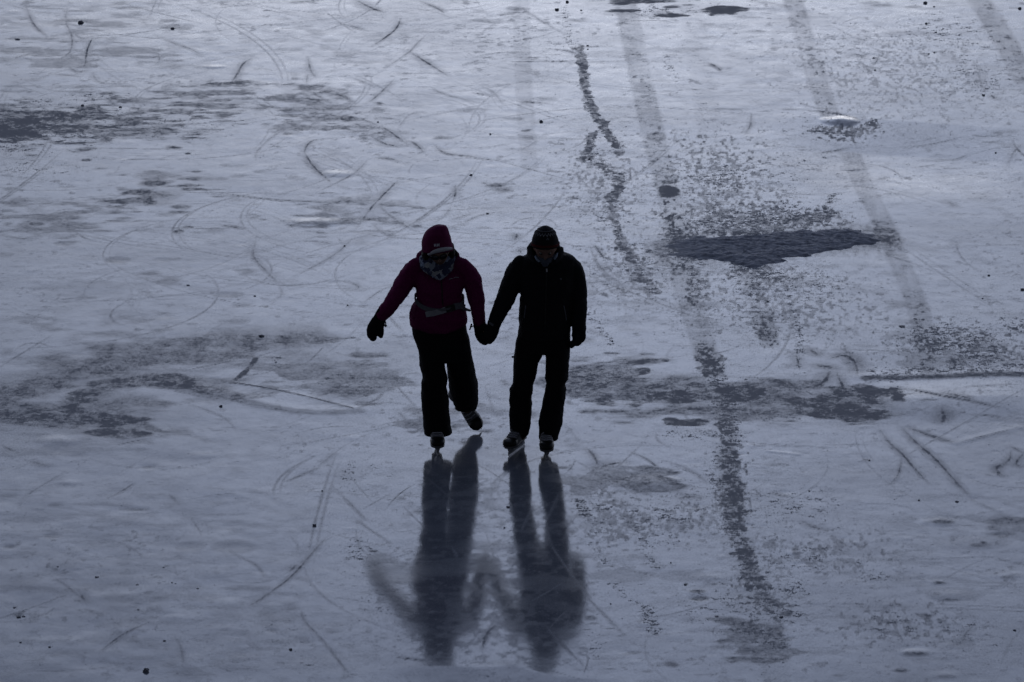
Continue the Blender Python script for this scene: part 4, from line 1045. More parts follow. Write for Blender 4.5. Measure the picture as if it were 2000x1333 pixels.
    link_obj("blade", place(mesh_of(tf(V), F), root_loc), M_STEEL, sk, smooth=False)
    return sk
def hand(base, dirv, palmn, size=1.0, curl=0.5, thumb_side=1, spread=0.10, glove=0.0):
    """palm, four jointed fingers of different lengths and a thumb from the side of the palm -> tube parts.
    base = wrist, dirv = towards the fingers, palmn = out of the palm (fingers curl towards it)."""
    d = np.array(dirv, float); d /= np.linalg.norm(d)
    n = np.array(palmn, float); n -= d * n.dot(d); n /= np.linalg.norm(n)
    s = np.cross(d, n) * thumb_side
    b = np.array(base, float); q = size
    parts = [tube3([b, b + d * .035 * q, b + d * .07 * q, b + d * .095 * q], [(.030 + glove) * q, (.038 + glove) * q, (.043 + glove) * q, (.041 + glove) * q], [(.022 + glove) * q, (.020 + glove) * q, (.019 + glove) * q, (.015 + glove) * q], up=tuple(n), k=14)]
    for k, L in enumerate((.074, .084, .078, .060)):
        o = b + d * (.088 - .004 * abs(k - 1.3)) * q + s * (.030 - .020 * k) * q
        P = [o]; a = 0.15
        dd = d + s * spread * (1.5 - k) * 0.5; dd /= np.linalg.norm(dd)
        for seg in (.45, .32, .23):
            a += curl * (0.75 if seg == .45 else 1.0)
            P.append(P[-1] + (dd * math.cos(a) + n * math.sin(a)) * L * seg * q)
        P = catmull(np.array(P), n=3)
        r = np.linspace(.0098, .0075, len(P)) * q + glove * 0.75
        parts.append(tube3(P, r, k=10, up=tuple(s)))
    o = b + d * .028 * q + s * .030 * q
    P = [o, o + (d * .6 + s * .75 + n * .1) * .034 * q, o + (d * .6 + s * .75 + n * .1) * .034 * q + (d * .85 + s * .25 + n * .45) * .032 * q, o + (d * .6 + s * .75 + n * .1) * .034 * q + (d * .85 + s * .25 + n * .45) * .032 * q + (d * .8 + n * .6) * .024 * q]
    P = catmull(np.array(P), n=3)
    parts.append(tube3(P, np.linspace(.0135, .009, len(P)) * q + glove * .7, k=10, up=tuple(n)))
    return parts
def thin(pts, f):
    return [(p[0], p[1], p[2] * f) + tuple(p[3:]) for p in pts]

# ============ woman in the plum jacket
def build_woman():
    tip = G(855, 891.5)
    Y0 = float(tip[1]) + 0.21
    root_loc = np.array([float(tip[0]), Y0, 0.0])
    armL = [(813, 520, 17, .02), (801, 535, 19.5, .02), (788, 557, 19.5, .0), (773, 581, 17.2, -.03), (758, 601.5, 14.8, -.06), (745, 617, 12.3, -.08)]
    armR = [(896, 519, 17, .02), (911, 530, 18.5, .02), (923.5, 554, 19.2, .0), (930, 584, 16.2, -.03), (933, 606, 14.4, -.05), (935.5, 627, 12.5, -.06)]
    legF = ([(806, 640), (808, 660), (817, 685), (821, 719), (826, 737), (822.5, 746), (823, 786), (826.5, 824), (829, 850)],
            [(868, 640), (868, 709), (871, 725), (874.3, 740), (871, 757), (875.5, 770), (878.5, 807), (882, 845)])
    legB = [(893, 664, 22, .0), (896, 690, 25, .03), (899, 715, 26.3, .09), (902.5, 738, 27.6, .16), (905.5, 755, 28.3, .21), (908.5, 780, 24.8, .34), (909.0, 801, 19.4, .47)]
    hc = W(857, 490, Y0 - .055)
    hp, HM = head_parts(hc, R(20), R(-7), w=.074, d=.097, h=.114)
    # body: one continuous surface from head to ankles
    bp = list(hp)
    bp.append(ptube([(857, 500, 15, -.02), (857, 515, 15.5, .0), (857, 535, 15, .025)], Y0))
    bp.append(loft([(838, 530), (822, 550), (820, 566), (819, 590), (812, 612), (812, 645), (816, 660)], [(876, 530), (893, 550), (896, 566), (896, 590), (904, 612), (909, 645), (911, 660)], list(range(530, 661, 10)), Y0, .075, dy=.025))
    bp.append(ptube(thin(armL, .62), Y0)); bp.append(ptube(thin(armR, .62), Y0))
    bp.append(ptube([(840, 650, 19, .0), (846, 700, 18, .0), (848, 745, 14, -.02), (851, 790, 13, .0), (854, 845, 10, .0)], Y0))
    bp.append(ptube([(886, 650, 19, .0), (898, 700, 18, .05), (905, 748, 14, .19), (909, 775, 13, .32), (912, 797, 10.5, .43), (917, 806, 9.5, .45)], Y0))
    wl = W(744.5, 618, Y0 - .08); wr = W(935.5, 628, Y0 - .06)
    bp += hand(wl, W(731, 655, Y0 - .085) - wl, (0.95, .3, 0), size=.92, curl=.14, thumb_side=-1)
    bp += hand(wr, W(945, 668, Y0 - .055) - wr, (.55, -.8, 0), size=.86, curl=.3, thumb_side=-1)
    me = fuse(bp, voxel=.006, smooth=1, name="body")
    root = link_obj("person", place(me, root_loc), M_SKIN)
    root.location = root_loc
    tag(root, "skater in a plum hooded jacket and checked scarf with a belt, one foot lifted behind", "person", "two skaters holding hands on the lake")
    # jacket with a stowed hood
    torsoL = [(824, 500), (817, 504), (800, 514), (799, 524), (806, 540), (811, 553), (811.6, 566), (813, 583), (812.5, 588), (806, 594), (803, 600), (799, 612), (800, 626), (802, 634), (806, 640), (826, 645)]
    torsoR = [(886, 500), (893, 505), (909, 512), (911, 524), (908, 545), (904, 566), (901, 577), (905, 586), (907.5, 594), (909, 602), (911, 611), (913.5, 624), (913, 632), (905, 638), (893, 644)]
    ys = [500, 505, 511, 518, 526, 535, 545, 556, 566, 576, 583, 588, 592, 597, 603, 610, 618, 626, 633, 638, 642, 645]
    dep = ([500, 515, 540, 566, 588, 600, 612, 634, 645], [.045, .065, .105, .118, .112, .128, .140, .145, .12])
    jp = [loft(torsoL, torsoR, ys, Y0, dep, dy=([500, 520, 560, 645], [.06, .045, .0, .0]))]
    jp.append(ptube(armL, Y0, depth=1.0, fold=.055, seed=3, sub=7)); jp.append(ptube(armR, Y0, depth=1.0, fold=.05, seed=4, sub=7))
    jp.append(ptube([(820, 500, 8, .06), (835, 494, 10, .11), (857, 491, 11, .13), (877, 493, 10, .11), (891, 498, 7, .05)], Y0))
    # pointed front tail of the jacket
    hx = loft([(802, 620), (806, 634), (830, 642), (850, 646.5)], [(913, 620), (908, 632), (895, 641), (880, 646.5)], [620, 628, 634, 640, 644, 647], Y0, .10, dy=-.045)
    jp.append(hx)
    jme = fuse(jp, voxel=.0075, smooth=3, wrinkle=.016, wscale=.075, wrinkle2=.006, name="jacket")
    jb = bvh_of(jme)
    tb_me = fuse([jp[0], hx], voxel=.0075, smooth=3, name="tmp_torso")
    tb = bvh_of(tb_me); bpy.data.meshes.remove(tb_me)
    jacket = link_obj("jacket", place(jme, root_loc), M_PLUM, root)
    # trousers
    tp = [loft([(806, 622), (804, 637), (808, 660), (817, 684), (821, 705)], [(907, 622), (911, 640), (916.5, 662), (921, 687), (922, 705)], [622, 630, 640, 652, 664, 676, 686, 694, 702], Y0, .120, dy=([622, 705], [.0, .02])),
          loft(legF[0], legF[1], [672, 685, 698, 710, 722, 732, 739, 746, 755, 765, 778, 792, 808, 824, 838, 848], Y0, ([672, 740, 800, 848], [.105, .095, .088, .098]), dy=([672, 740, 848], [.0, -.02, .0])),
          ptube(legB[:-1] + [(909, 786, 20, .39)], Y0, depth=1.0, fold=.02, seed=6, rounded=False),
          loft([(886, 766), (887, 782), (889, 797), (890, 804)], [(934, 770), (934, 786), (930, 797), (928, 804)], [768, 775, 782, 789, 795, 799], Y0, ([768, 803], [.088, .080]), dy=([768, 803], [.28, .47]))]
    tme = fuse(tp, voxel=.0065, smooth=1, wrinkle=.014, wscale=.08, wrinkle2=.004, name="trousers")
    trousers = link_obj("trousers", place(tme, root_loc), M_TROUSER, root)
    # knit hat, pale band under its rim, letters
    hatL = [(850, 440.5), (843, 443), (836, 448), (830, 455), (825.5, 463), (823.5, 470), (823.2, 480), (824.2, 490), (826, 497)]
    hatR = [(870, 440.5), (873.5, 444), (877, 452), (879.5, 461), (882, 470), (884, 478), (885, 487), (885.5, 497)]
    hys = [440.5, 442, 445, 449, 455, 462, 470, 478, 485, 490]
    V, F = loft(hatL, hatR, hys, Y0, ([440, 445, 455, 470, 490], [.03, .06, .095, .112, .118]), dy=-.045, k=40, power=2.1)
    top = float(W(857, 440, Y0)[2]); lean = R(-7)
    V = np.array(V); ctr = hc
    zr = float(W(857, 490, Y0)[2])
    # the rim rises over the brow and falls at the nape
    fr = np.clip(-(V[:, 1] - hc[1]) / .11, -1, 1); w_ = np.clip((top - V[:, 2]) / (top - zr), 0, 1) ** 2
    V[:, 2] += w_ * (fr * .012 + .055 * (V[:, 0] - hc[0]))
    hme = fuse([(V, F)], voxel=.005, smooth=3, wrinkle=.006, wscale=.05, name="hat")
    hb = bvh_of(hme)
    hat = link_obj("hat", place(hme, root_loc), M_PLUMKNIT, root)
    V, F = ptube([(838, 496.5, 3.2, -.128), (846, 492.5, 4.0, -.148), (858, 489.2, 4.4, -.160), (871, 487, 4.0, -.150), (881, 486, 2.6, -.125)], Y0, depth=1.0, k=14)
    link_obj("brim", place(mesh_of(V, F), root_loc), M_BRIM, hat)
    lp = []
    for seg in ([(848.2, 476.6), (848.8, 482.2)], [(851.2, 476.4), (851.8, 482.0)], [(848.5, 479.6), (851.5, 479.3)], [(854.2, 476.2), (854.7, 481.8)], [(857.2, 476.0), (857.6, 481.6)], [(854.4, 479.1), (857.4, 478.8)]):
        lp.append(ribbon(hb, seg, .0024, .0012, sub=5, lift=.0015))
    V, F = join(lp)
    link_obj("logo", place(mesh_of(V, F), root_loc), M_WHITE, hat, smooth=False)
    # hair at the sides of the face
    hr = [ptube([(831, 484, 7, .0), (831.5, 496, 8.5, -.01), (835, 508, 8, -.01), (839, 517, 5, -.015)], Y0, depth=1.6), ptube([(881, 480, 6, .0), (882.5, 494, 6.5, -.01), (881, 506, 5.5, -.01), (878, 514, 4, -.015)], Y0, depth=1.6),
          loft([(830, 480), (832, 512)], [(884, 480), (882, 512)], [480, 490, 500, 512], Y0, .06, dy=.03)]
    link_obj("hair", place(fuse(hr, voxel=.006, smooth=3, wrinkle=.006, wscale=.02), root_loc), M_HAIR, root)
    # checked scarf
    sp = [loft([(826, 496), (820, 502), (818, 511), (818.5, 520), (826, 529), (838, 535.5), (848, 541), (855, 544)], [(884, 490), (888, 496), (889.5, 505), (888, 516), (884, 526), (877, 534), (871, 540), (864, 544)], [497, 503, 510, 517, 524, 530, 536, 541, 544], Y0, ([497, 510, 519, 528, 536, 544], [.075, .088, .09, .09, .08, .06]), dy=([497, 510, 519, 526, 536, 544], [.02, .0, -.005, -.03, -.058, -.075]))]
    link_obj("scarf", place(fuse(sp, voxel=.006, smooth=2, wrinkle=.018, wscale=.045, wrinkle2=.010), root_loc), M_SCARF, root)
    # a dark knob of hair tied behind the neck
    V, F = ptube([(887, 489, 3, .03), (889.5, 494, 4.5, .03), (890, 499, 4.2, .03)], Y0)
    link_obj("hair_knot", place(mesh_of(V, F), root_loc), M_HAIR, root)
    # glasses sit on the nose
    T = lambda p: np.array(p) @ HM.T + np.array(hc)
    fp = []
    for s in (-1, 1):
        th = np.linspace(0, 2 * math.pi, 24, endpoint=False)
        ring = np.array([(s * .031 + .027 * math.copysign(abs(math.cos(a)) ** .7, math.cos(a)), -.103 + .35 * abs(s * .031 + .027 * math.cos(a)) ** 2 * 14, .008 + .018 * math.copysign(abs(math.sin(a)) ** .7, math.sin(a))) for a in th])
        P = np.vstack([ring, ring[:2]])
        fp.append(tube3(T(P), [.0035] * len(P), k=6, up=tuple(HM @ np.array([0, 1, 0])), round_ends=False))
        arm = np.array([(s * .058, -.09, .014), (s * .072, -.05, .014), (s * .078, .0, .012)])
        fp.append(tube3(T(arm), [.003] * 3, k=6))
    fp.append(tube3(T([(-.006, -.116, .012), (0, -.12, .014), (.006, -.116, .012)]), [.003] * 3, k=6, up=(0, 0, 1)))
    V, F = join(fp)
    gl = link_obj("glasses", place(mesh_of(V, F), root_loc), M_TOE, root)
    for s in (-1, 1):
        th = np.linspace(0, 2 * math.pi, 24, endpoint=False)
        rr = []
        for dd in (-.001, .001):
            rr.append(T([(s * .031 + .026 * math.copysign(abs(math.cos(a)) ** .7, math.cos(a)), -.103 + dd + .35 * abs(s * .031 + .027 * math.cos(a)) ** 2 * 14, .008 + .017 * math.copysign(abs(math.sin(a)) ** .7, math.sin(a))) for a in th]))
        V, F = rings_mesh(rr)
        link_obj("lens", place(mesh_of(V, F), root_loc), M_LENS, gl)
    # belt round the waist: follows the jacket all round, hanging low in front
    def girdle(zfun, hw, th=.004, a0=0, a1=2 * math.pi, n=72, lift=.010):
        cx = float(W(857, 590, Y0)[0]); rings = []
        for a in np.linspace(a0, a1, n):
            dv = Vector((math.sin(a), -math.cos(a), 0)); z = zfun(a)
            h = tb.ray_cast(Vector((cx, Y0, z)) + dv * .6, -dv, .6)
            if h[0] is None: continue
            p = np.array(h[0]) + np.array(dv) * lift
            nn = np.array(dv); u = np.array([0, 0, 1.0])
            rings.append(np.array([p - u * hw - nn * th, p - u * hw + nn * th, p + u * hw + nn * th, p + u * hw - nn * th]))
        return rings_mesh(rings, closed=False)
    zp = lambda y: float(W(857, y, Y0 - .12)[2])
    def zf(a):
        c = math.cos(a); s = math.sin(a)
        return zp(606.5 - 17 * (1 - max(c, 0)) ** 1.2 + (0 if c > 0 else 2 * c) + s * 1.0)
    V, F = girdle(zf, .017)
    belt = link_obj("waist_strap", place(mesh_of(V, F), root_loc), M_GREYDARK, root, smooth=False)
    V, F = ribbon(jb, [(832, 615.2), (842, 613), (852, 610.5), (862, 608), (870, 605.5)], .021, .004, lift=.009)
    link_obj("strap_end", place(mesh_of(V, F), root_loc), M_GREY, belt, smooth=False)
    V, F = ribbon(jb, [(870, 605.8), (876, 604), (882, 602.4), (888, 601)], .023, .006, lift=.012, sub=3)
    link_obj("buckle", place(mesh_of(V, F), root_loc), M_TOE, belt, smooth=False)
    V, F = ribbon(jb, [(886, 601), (893, 598.5), (899, 598), (905, 602)], .024, .004, lift=.012)
    link_obj("strap_end", place(mesh_of(V, F), root_loc), M_GREYDARK, belt, smooth=False)
    V, F = ptube([(904, 602, 3.2, -.06), (911, 605, 3.0, -.07), (918, 607, 2.2, -.075)], Y0, depth=.5, k=10)
    link_obj("strap_tail", place(mesh_of(V, F), root_loc), M_GREYDARK, belt)
    V, F = join([ribbon(jb, [(877, 546), (880, 545), (884, 544.2)], .003, .001), ribbon(jb, [(886, 543.5), (890, 542), (896, 542.6)], .003, .001)])
    link_obj("logo", place(mesh_of(V, F), root_loc), M_GREY, jacket, smooth=False)
    V, F = ribbon(jb, [(862, 548), (863, 565), (864, 585), (865, 598)], .004, .0015)
    link_obj("zip", place(mesh_of(V, F), root_loc), M_TOE, jacket, smooth=False)
    # mittens
    Yl = Y0 - .085
    mp = [ptube([(746, 612, 11.5, .0), (743, 620, 12.5, .0), (737, 632, 14.5, .0), (731, 645, 15.5, .0), (728, 655, 12, .0), (728.5, 660, 7.5, .0)], Yl, depth=.62),
          ptube([(741, 634, 6.5, -.01), (744, 645, 6, -.015), (743.8, 654, 5.4, -.015), (743.6, 657, 4.4, -.015)], Yl, depth=.95)]
    mt = link_obj("mitten", place(fuse(mp, voxel=.005, smooth=2, wrinkle=.007, wscale=.04), root_loc), M_GLOVE, root)
    V, F = join([ptube([(752, 627, 1.3, .0), (753.5, 632, 1.2, .0), (753.2, 638, 1.6, .0)], Yl, k=8), ptube([(751.8, 636.5, 1.8, 0), (755, 636.8, 1.5, 0)], Yl, k=8)])
    link_obj("cord_lock", place(mesh_of(V, F), root_loc), M_TOE, mt)
    Yr = Y0 - .06
    mp = [ptube([(935.5, 621, 12.3, .0), (936, 630, 12.6, .0), (938.5, 642, 12.8, .0), (942, 655, 13.8, .01), (945, 664, 11.5, .015), (947, 668, 8, .02)], Yr, depth=.66),
          ptube([(944, 636, 6, -.02), (950, 644, 5.6, -.03), (953, 652, 5, -.035)], Yr, depth=1.0)]
    mt = link_obj("mitten", place(fuse(mp, voxel=.005, smooth=2, wrinkle=.008, wscale=.035), root_loc), M_GLOVE, root)
    V, F = join([ptube([(925, 637, 1.3, .0), (920, 639, 1.3, .0), (917.5, 644, 1.5, .0)], Yr, k=8), ptube([(921, 634, 1.6, 0), (919, 640, 1.4, 0)], Yr, k=8)])
    link_obj("cord_lock", place(mesh_of(V, F), root_loc), M_TOE, mt)
    # skates
    boot("skate", tip, R(2), 0, 0, 1, root, root_loc, 0, (-.125, -.10, -.075, -.05))
    toe = W(937, 837.5, GY(846))
    boot("skate", toe, R(0), R(56), R(-37), 2, root, root_loc, 0, (-.125, -.10, -.075, -.05))
    return root, Y0
woman, YW = build_woman()

# ============ man in the black jacket
def knit_hat_material():
    m = cloth("dark_patterned_knit", (0.007, 0.007, 0.010), scale=140, bump=.6)
    return m
def build_man(Yw):
    t1 = G(993, 892.5); t2 = G(1068.5, 899)
    Y0 = float(t1[1]) + .19
    root_loc = np.array([float(W(1065, 880, Y0)[0]), Y0, 0.0])
    armL = [(1016, 516, 17, .02), (1007, 535, 20, .02), (996, 562, 20, .0), (985, 589, 18.2, -.03), (974, 612, 15.3, -.055), (965, 632, 12.8, -.07)]
    armR = [(1108, 513, 17, .03), (1121, 529, 19, .03), (1127, 555, 18.6, .02), (1129.5, 583, 17.2, .0), (1131, 612, 15.4, -.03), (1131, 638, 13.6, -.05)]
    hc = W(1065, 484, Y0 - .05)
    hp, HM = head_parts(hc, R(22), R(0), w=.077, d=.10, h=.118)
    bp = list(hp)
    bp.append(ptube([(1065, 495, 17, -.01), (1065, 512, 17, .01), (1065, 532, 20, .02)], Y0))
    bp.append(loft([(1016, 512), (1018, 545), (1022, 577), (1020, 620), (1018, 660), (1020, 672)], [(1112, 512), (1114, 545), (1110, 577), (1109, 620), (1107, 660), (1105, 672)], list(range(512, 673, 13)), Y0, .082, dy=.035))
    bp.append(ptube(thin(armL, .62), Y0)); bp.append(ptube(thin(armR, .62), Y0))
    bp.append(ptube([(1036, 660, 19, .0), (1029, 710, 17.5, .0), (1020, 765, 14, -.03), (1017, 810, 13, .0), (1018, 850, 10, .0)], Y0))
    bp.append(ptube([(1088, 660, 19, .0), (1089, 710, 17.5, .0), (1084, 755, 14, -.05), (1077, 810, 13, -.06), (1072, 858, 10, -.07)], Y0))
    wl = W(966, 630, Y0 - .07); wr = W(1131, 640, Y0 - .05)
    lh = (wl, W(951, 664, Yw - .12) - wl, (-.75, .65, -.1)); rh = (wr, W(1125, 672, Y0 - .06) - wr, (-.9, .45, 0))
    bp += hand(*lh, size=.9, curl=.55, thumb_side=1)
    bp += hand(*rh, size=.9, curl=.34, thumb_side=1)
    me = fuse(bp, voxel=.006, smooth=1, name="body")
    root = link_obj("person", place(me, root_loc), M_SKIN)
    root.location = root_loc
    tag(root, "skater all in black with a zigzag patterned knit hat and both skates on the ice", "person", "two skaters holding hands on the lake")
    T = lambda p: np.array(p) @ HM.T + np.array(hc)
    for s in (-1, 1):
        V, F = ball((0, 0, 0), .012, .012, .012, 3)
        e = link_obj("eye", place(mesh_of(T(V + np.array([s * .032, -.079, .006])), F), root_loc), M_EYE, root)
        V, F = ball((0, 0, 0), .0058, .003, .0058, 2)
        link_obj("iris", place(mesh_of(T(V + np.array([s * .032, -.0902, .004])), F), root_loc), M_HAIR, e)
    # jacket
    torsoL = [(1034, 496), (1028, 500), (1016, 504), (1008, 511), (1007, 525), (1012, 550), (1016.5, 577), (1014.5, 592), (1013, 604), (1014, 624), (1012.5, 640), (1011.5, 652), (1013, 660)]
    torsoR = [(1094, 492), (1101, 494), (1114, 497), (1125, 504), (1128, 520), (1124, 550), (1118.5, 577), (1116, 600), (1116, 624), (1114.5, 645), (1113.5, 660)]
    ys = [496, 500, 505, 511, 518, 527, 538, 550, 563, 577, 590, 604, 618, 632, 645, 654, 659]
    dep = ([496, 512, 545, 577, 620, 660], [.085, .115, .13, .128, .13, .135])
    jp = [loft(torsoL, torsoR, ys, Y0, dep, dy=([496, 520, 560, 660], [.03, .025, .0, .0]))]
    jp.append(ptube(armL, Y0, fold=.05, seed=13, sub=7)); jp.append(ptube(armR, Y0, fold=.04, seed=14, sub=7))
    # hood standing round the back of the head
    jp.append(loft([(1041, 471), (1035, 475), (1031, 481), (1029, 488), (1030, 500)], [(1090, 471), (1093, 478), (1096, 484), (1098, 490), (1099, 500)], [471, 475, 480, 486, 492, 498, 504], Y0, .075, dy=.075))
    for sgn, pts in ((-1, [(1034, 484, 5, .02), (1036, 496, 6.5, -.03), (1044, 508, 6.5, -.08), (1055, 516, 6, -.11)]), (1, [(1096, 486, 5, .02), (1094, 496, 6.5, -.03), (1087, 507, 6.5, -.08), (1076, 516, 6, -.11)])):
        jp.append(ptube(pts, Y0))
    jme = fuse(jp, voxel=.0075, smooth=3, wrinkle=.014, wscale=.08, wrinkle2=.006, name="jacket")
    jb = bvh_of(jme)
    jacket = link_obj("jacket", place(jme, root_loc), M_BLACK, root)
    V, F = ribbon(jb, [(1067.5, 530), (1067, 560), (1066, 590), (1065, 620), (1064.5, 645)], .004, .0015)
    zp = link_obj("zip", place(mesh_of(V, F), root_loc), M_BOOT, jacket, smooth=False)
    V, F = ribbon(jb, [(1067.6, 525.5), (1067.8, 531.5)], .006, .003, lift=.005)
    link_obj("zip_pull", place(mesh_of(V, F), root_loc), M_BRIM, zp, smooth=False)
    for pts in ([(1027, 597), (1025.5, 610), (1024, 622)], [(1101, 597), (1104, 612), (1106, 626)]):
        V, F = ribbon(jb, pts, .004, .0012); link_obj("pocket_zip", place(mesh_of(V, F), root_loc), M_GREYDARK, jacket, smooth=False)
    V, F = join([ribbon(jb, [(1094, 544), (1096, 547)], .005, .001), ribbon(jb, [(1097, 544), (1095, 547)], .004, .001)])
    link_obj("logo", place(mesh_of(V, F), root_loc), M_GREYDARK, jacket, smooth=False)
    V, F = ribbon(jb, [(956, 631), (960, 633), (964, 635.5)], .009, .002, lift=.004)
    link_obj("cuff_tab", place(mesh_of(V, F), root_loc), M_GREYDARK, jacket, smooth=False)
    # pale lining showing at both sides of the collar
    for pts in ([(1046, 502, 2.2, -.10), (1049, 507, 2.4, -.125), (1053, 511, 2.0, -.14)], [(1088, 496, 2.0, -.09), (1086, 501, 2.5, -.11), (1083.5, 506, 2.0, -.125)]):
        V, F = ptube(pts, Y0, depth=1.2, k=10); link_obj("collar_lining", place(mesh_of(V, F), root_loc), M_COLLAR, jacket)
    # neck gaiter drawn up under the chin
    gp = [loft([(1044, 496), (1047, 503), (1052, 509), (1057, 514), (1058, 520)], [(1087, 496), (1083, 503), (1078, 509), (1073, 514), (1072, 520)], [498, 503, 508, 513, 518], Y0, ([498, 508, 518], [.09, .075, .06]), dy=([498, 508, 518], [-.04, -.085, -.09]))]
    link_obj("neck_gaiter", place(fuse(gp, voxel=.006, smooth=2, wrinkle=.012, wscale=.03), root_loc), M_GAITER, root)
    # trousers
    lL = ([(1010, 640), (1007, 672), (1003.6, 696), (1002.2, 735), (1001, 752), (995.5, 758), (994.8, 786), (996, 793), (994.8, 803), (995, 836), (997.5, 849)],
          [(1066, 640), (1063.5, 684), (1056, 700), (1050.5, 711), (1047.3, 734), (1042, 752), (1041, 769), (1037, 774), (1039, 787), (1037.4, 824), (1033, 845), (1029, 851)])
    lR = ([(1064, 640), (1064.2, 684), (1066.6, 707), (1064.8, 738), (1067, 746), (1063.5, 769), (1056.5, 797), (1052.3, 828), (1053, 855)],
          [(1114.5, 640), (1114, 677), (1110.8, 723), (1110, 740), (1103, 750), (1106, 759), (1102.2, 786), (1098, 828), (1091.5, 847), (1088.5, 863)])
    tp = [loft([(1014, 636), (1009, 660), (1006, 678), (1005, 690)], [(1112, 636), (1114, 660), (1113.5, 690)], [636, 645, 655, 665, 674, 681, 686], Y0, .125),
          loft(lL[0], lL[1], [662, 674, 686, 698, 708, 718, 728, 738, 748, 754, 759, 766, 772, 780, 788, 795, 803, 815, 827, 838, 846, 850], Y0, ([662, 740, 800, 850], [.105, .095, .085, .085]), dy=([662, 756, 850], [.0, -.03, .01])),
          loft(lR[0], lR[1], [662, 674, 686, 698, 710, 722, 733, 740, 746, 752, 758, 766, 778, 790, 803, 815, 828, 840, 850, 858], Y0, ([662, 740, 800, 858], [.105, .095, .085, .085]), dy=([662, 752, 858], [.0, -.06, -.07]))]
    tme = fuse(tp, voxel=.0065, smooth=1, wrinkle=.014, wscale=.075, wrinkle2=.005, name="trousers")
    tr = link_obj("trousers", place(tme, root_loc), M_TROUSER, root)
    V, F = ptube([(1004, 697, 2.0, .0), (1001.4, 697.6, 2.1, .0)], Y0, k=8)
    link_obj("snap", place(mesh_of(V, F), root_loc), M_TOE, tr)
    # knit hat: crown, pale zigzag, red edge
    hatL = [(1061, 441.6), (1055, 444), (1049, 449), (1043.5, 455.5), (1040.5, 462), (1038.5, 470), (1038, 478), (1040, 486)]
    hatR = [(1069, 441.6), (1075, 444), (1081, 449), (1086, 456), (1089, 463), (1091.3, 470), (1092.2, 478), (1091, 486)]
    V, F = loft(hatL, hatR, [441.6, 443, 446, 450, 455, 461, 468, 475, 481], Y0, ([441, 446, 456, 470, 482], [.012, .055, .092, .112, .116]), dy=-.045, k=48, power=2.1)
    hme = fuse([(V, F)], voxel=.005, smooth=2, wrinkle=.004, wscale=.04, name="hat")
    hb = bvh_of(hme)
    hat = link_obj("hat", place(hme, root_loc), knit_hat_material(), root)
    cx, cy = float(W(1065, 465, Y0)[0]), Y0 - .045
    def ringstrip(zf, hw, th, n=120, lift=.002):
        rings = []
        for a in np.linspace(0, 2 * math.pi, n):
            dv = Vector((math.sin(a), -math.cos(a), 0)); z = zf(a)
            h = hb.ray_cast(Vector((cx, cy, z)) + dv * .4, -dv, .5)
            if h[0] is None: continue
            p = np.array(h[0]); nn = np.array(dv); u = np.array([0, 0, 1.0])
            rings.append(np.array([p - u * hw - nn * .003, p - u * hw + nn * (lift + th), p + u * hw + nn * (lift + th), p + u * hw - nn * .003]))
        return rings_mesh(rings)
    zz = lambda y: float(W(1065, y, Y0 - .12)[2])
    tri = lambda t: 2 * abs((t % 1) - .5) - .5
    V, F = ringstrip(lambda a: zz(459.2) + .0095 * 2 * tri(a / (2 * math.pi) * 22) * .8, .0042, .001, n=265)
    link_obj("zigzag_stripe", place(mesh_of(V, F), root_loc), M_GREY, hat, smooth=False)
    V, F = ringstrip(lambda a: zz(453.6), .0030, .001)
    link_obj("stripe", place(mesh_of(V, F), root_loc), M_GREYDARK, hat, smooth=False)
    V, F = ringstrip(lambda a: zz(481.0) + .004 * math.cos(a), .008, .003)
    link_obj("hat_edge", place(mesh_of(V, F), root_loc), M_RED, hat, smooth=False)
    V, F = join([ribbon(hb, [(1069.5, 465), (1067.5, 469.5)], .003, .001), ribbon(hb, [(1069.5, 465), (1071.8, 469.5)], .003, .001)])
    link_obj("emblem", place(mesh_of(V, F), root_loc), M_GREYDARK, hat, smooth=False)
    # gloves: the one in the other skater's mitten, and the one hanging
    g1 = hand(*lh, size=1.12, curl=.5, thumb_side=1, glove=.010)
    g1.append(ptube([(969, 622, 11, .0), (966, 631, 13.8, .0), (964, 636, 13.2, .0)], Y0 - .07, depth=.9))
    g1.append(ptube([(965, 636, 12.5, .0), (962.5, 648, 11.5, -.01), (959, 658, 10.5, -.02), (955, 665, 8.5, -.02)], Y0 - .075, depth=.7))
    gl = link_obj("glove", place(fuse(g1, voxel=.0048, smooth=2, wrinkle=.004, wscale=.03), root_loc), M_GLOVE, root)
    g2 = hand(*rh, size=1.0, curl=.22, thumb_side=1, glove=.010)
    g2.append(ptube([(1131, 632, 13.6, .0), (1131, 642, 14.2, .0), (1130.5, 650, 13.8, .0), (1130, 659, 14.3, -.005), (1127, 667, 10, -.01)], Y0 - .05, depth=.62))
    link_obj("glove", place(fuse(g2, voxel=.0048, smooth=2, wrinkle=.004, wscale=.03), root_loc), M_GLOVE, root)
    boot("skate", t1, R(-21), 0, R(0), 3, root, root_loc, 0, (-.135, -.115, -.095, -.07, -.045))
    boot("skate", t2, R(1), 0, R(-1), 4, root, root_loc, 0, (-.135, -.115, -.095, -.07, -.045))
    return root
man = build_man(YW)

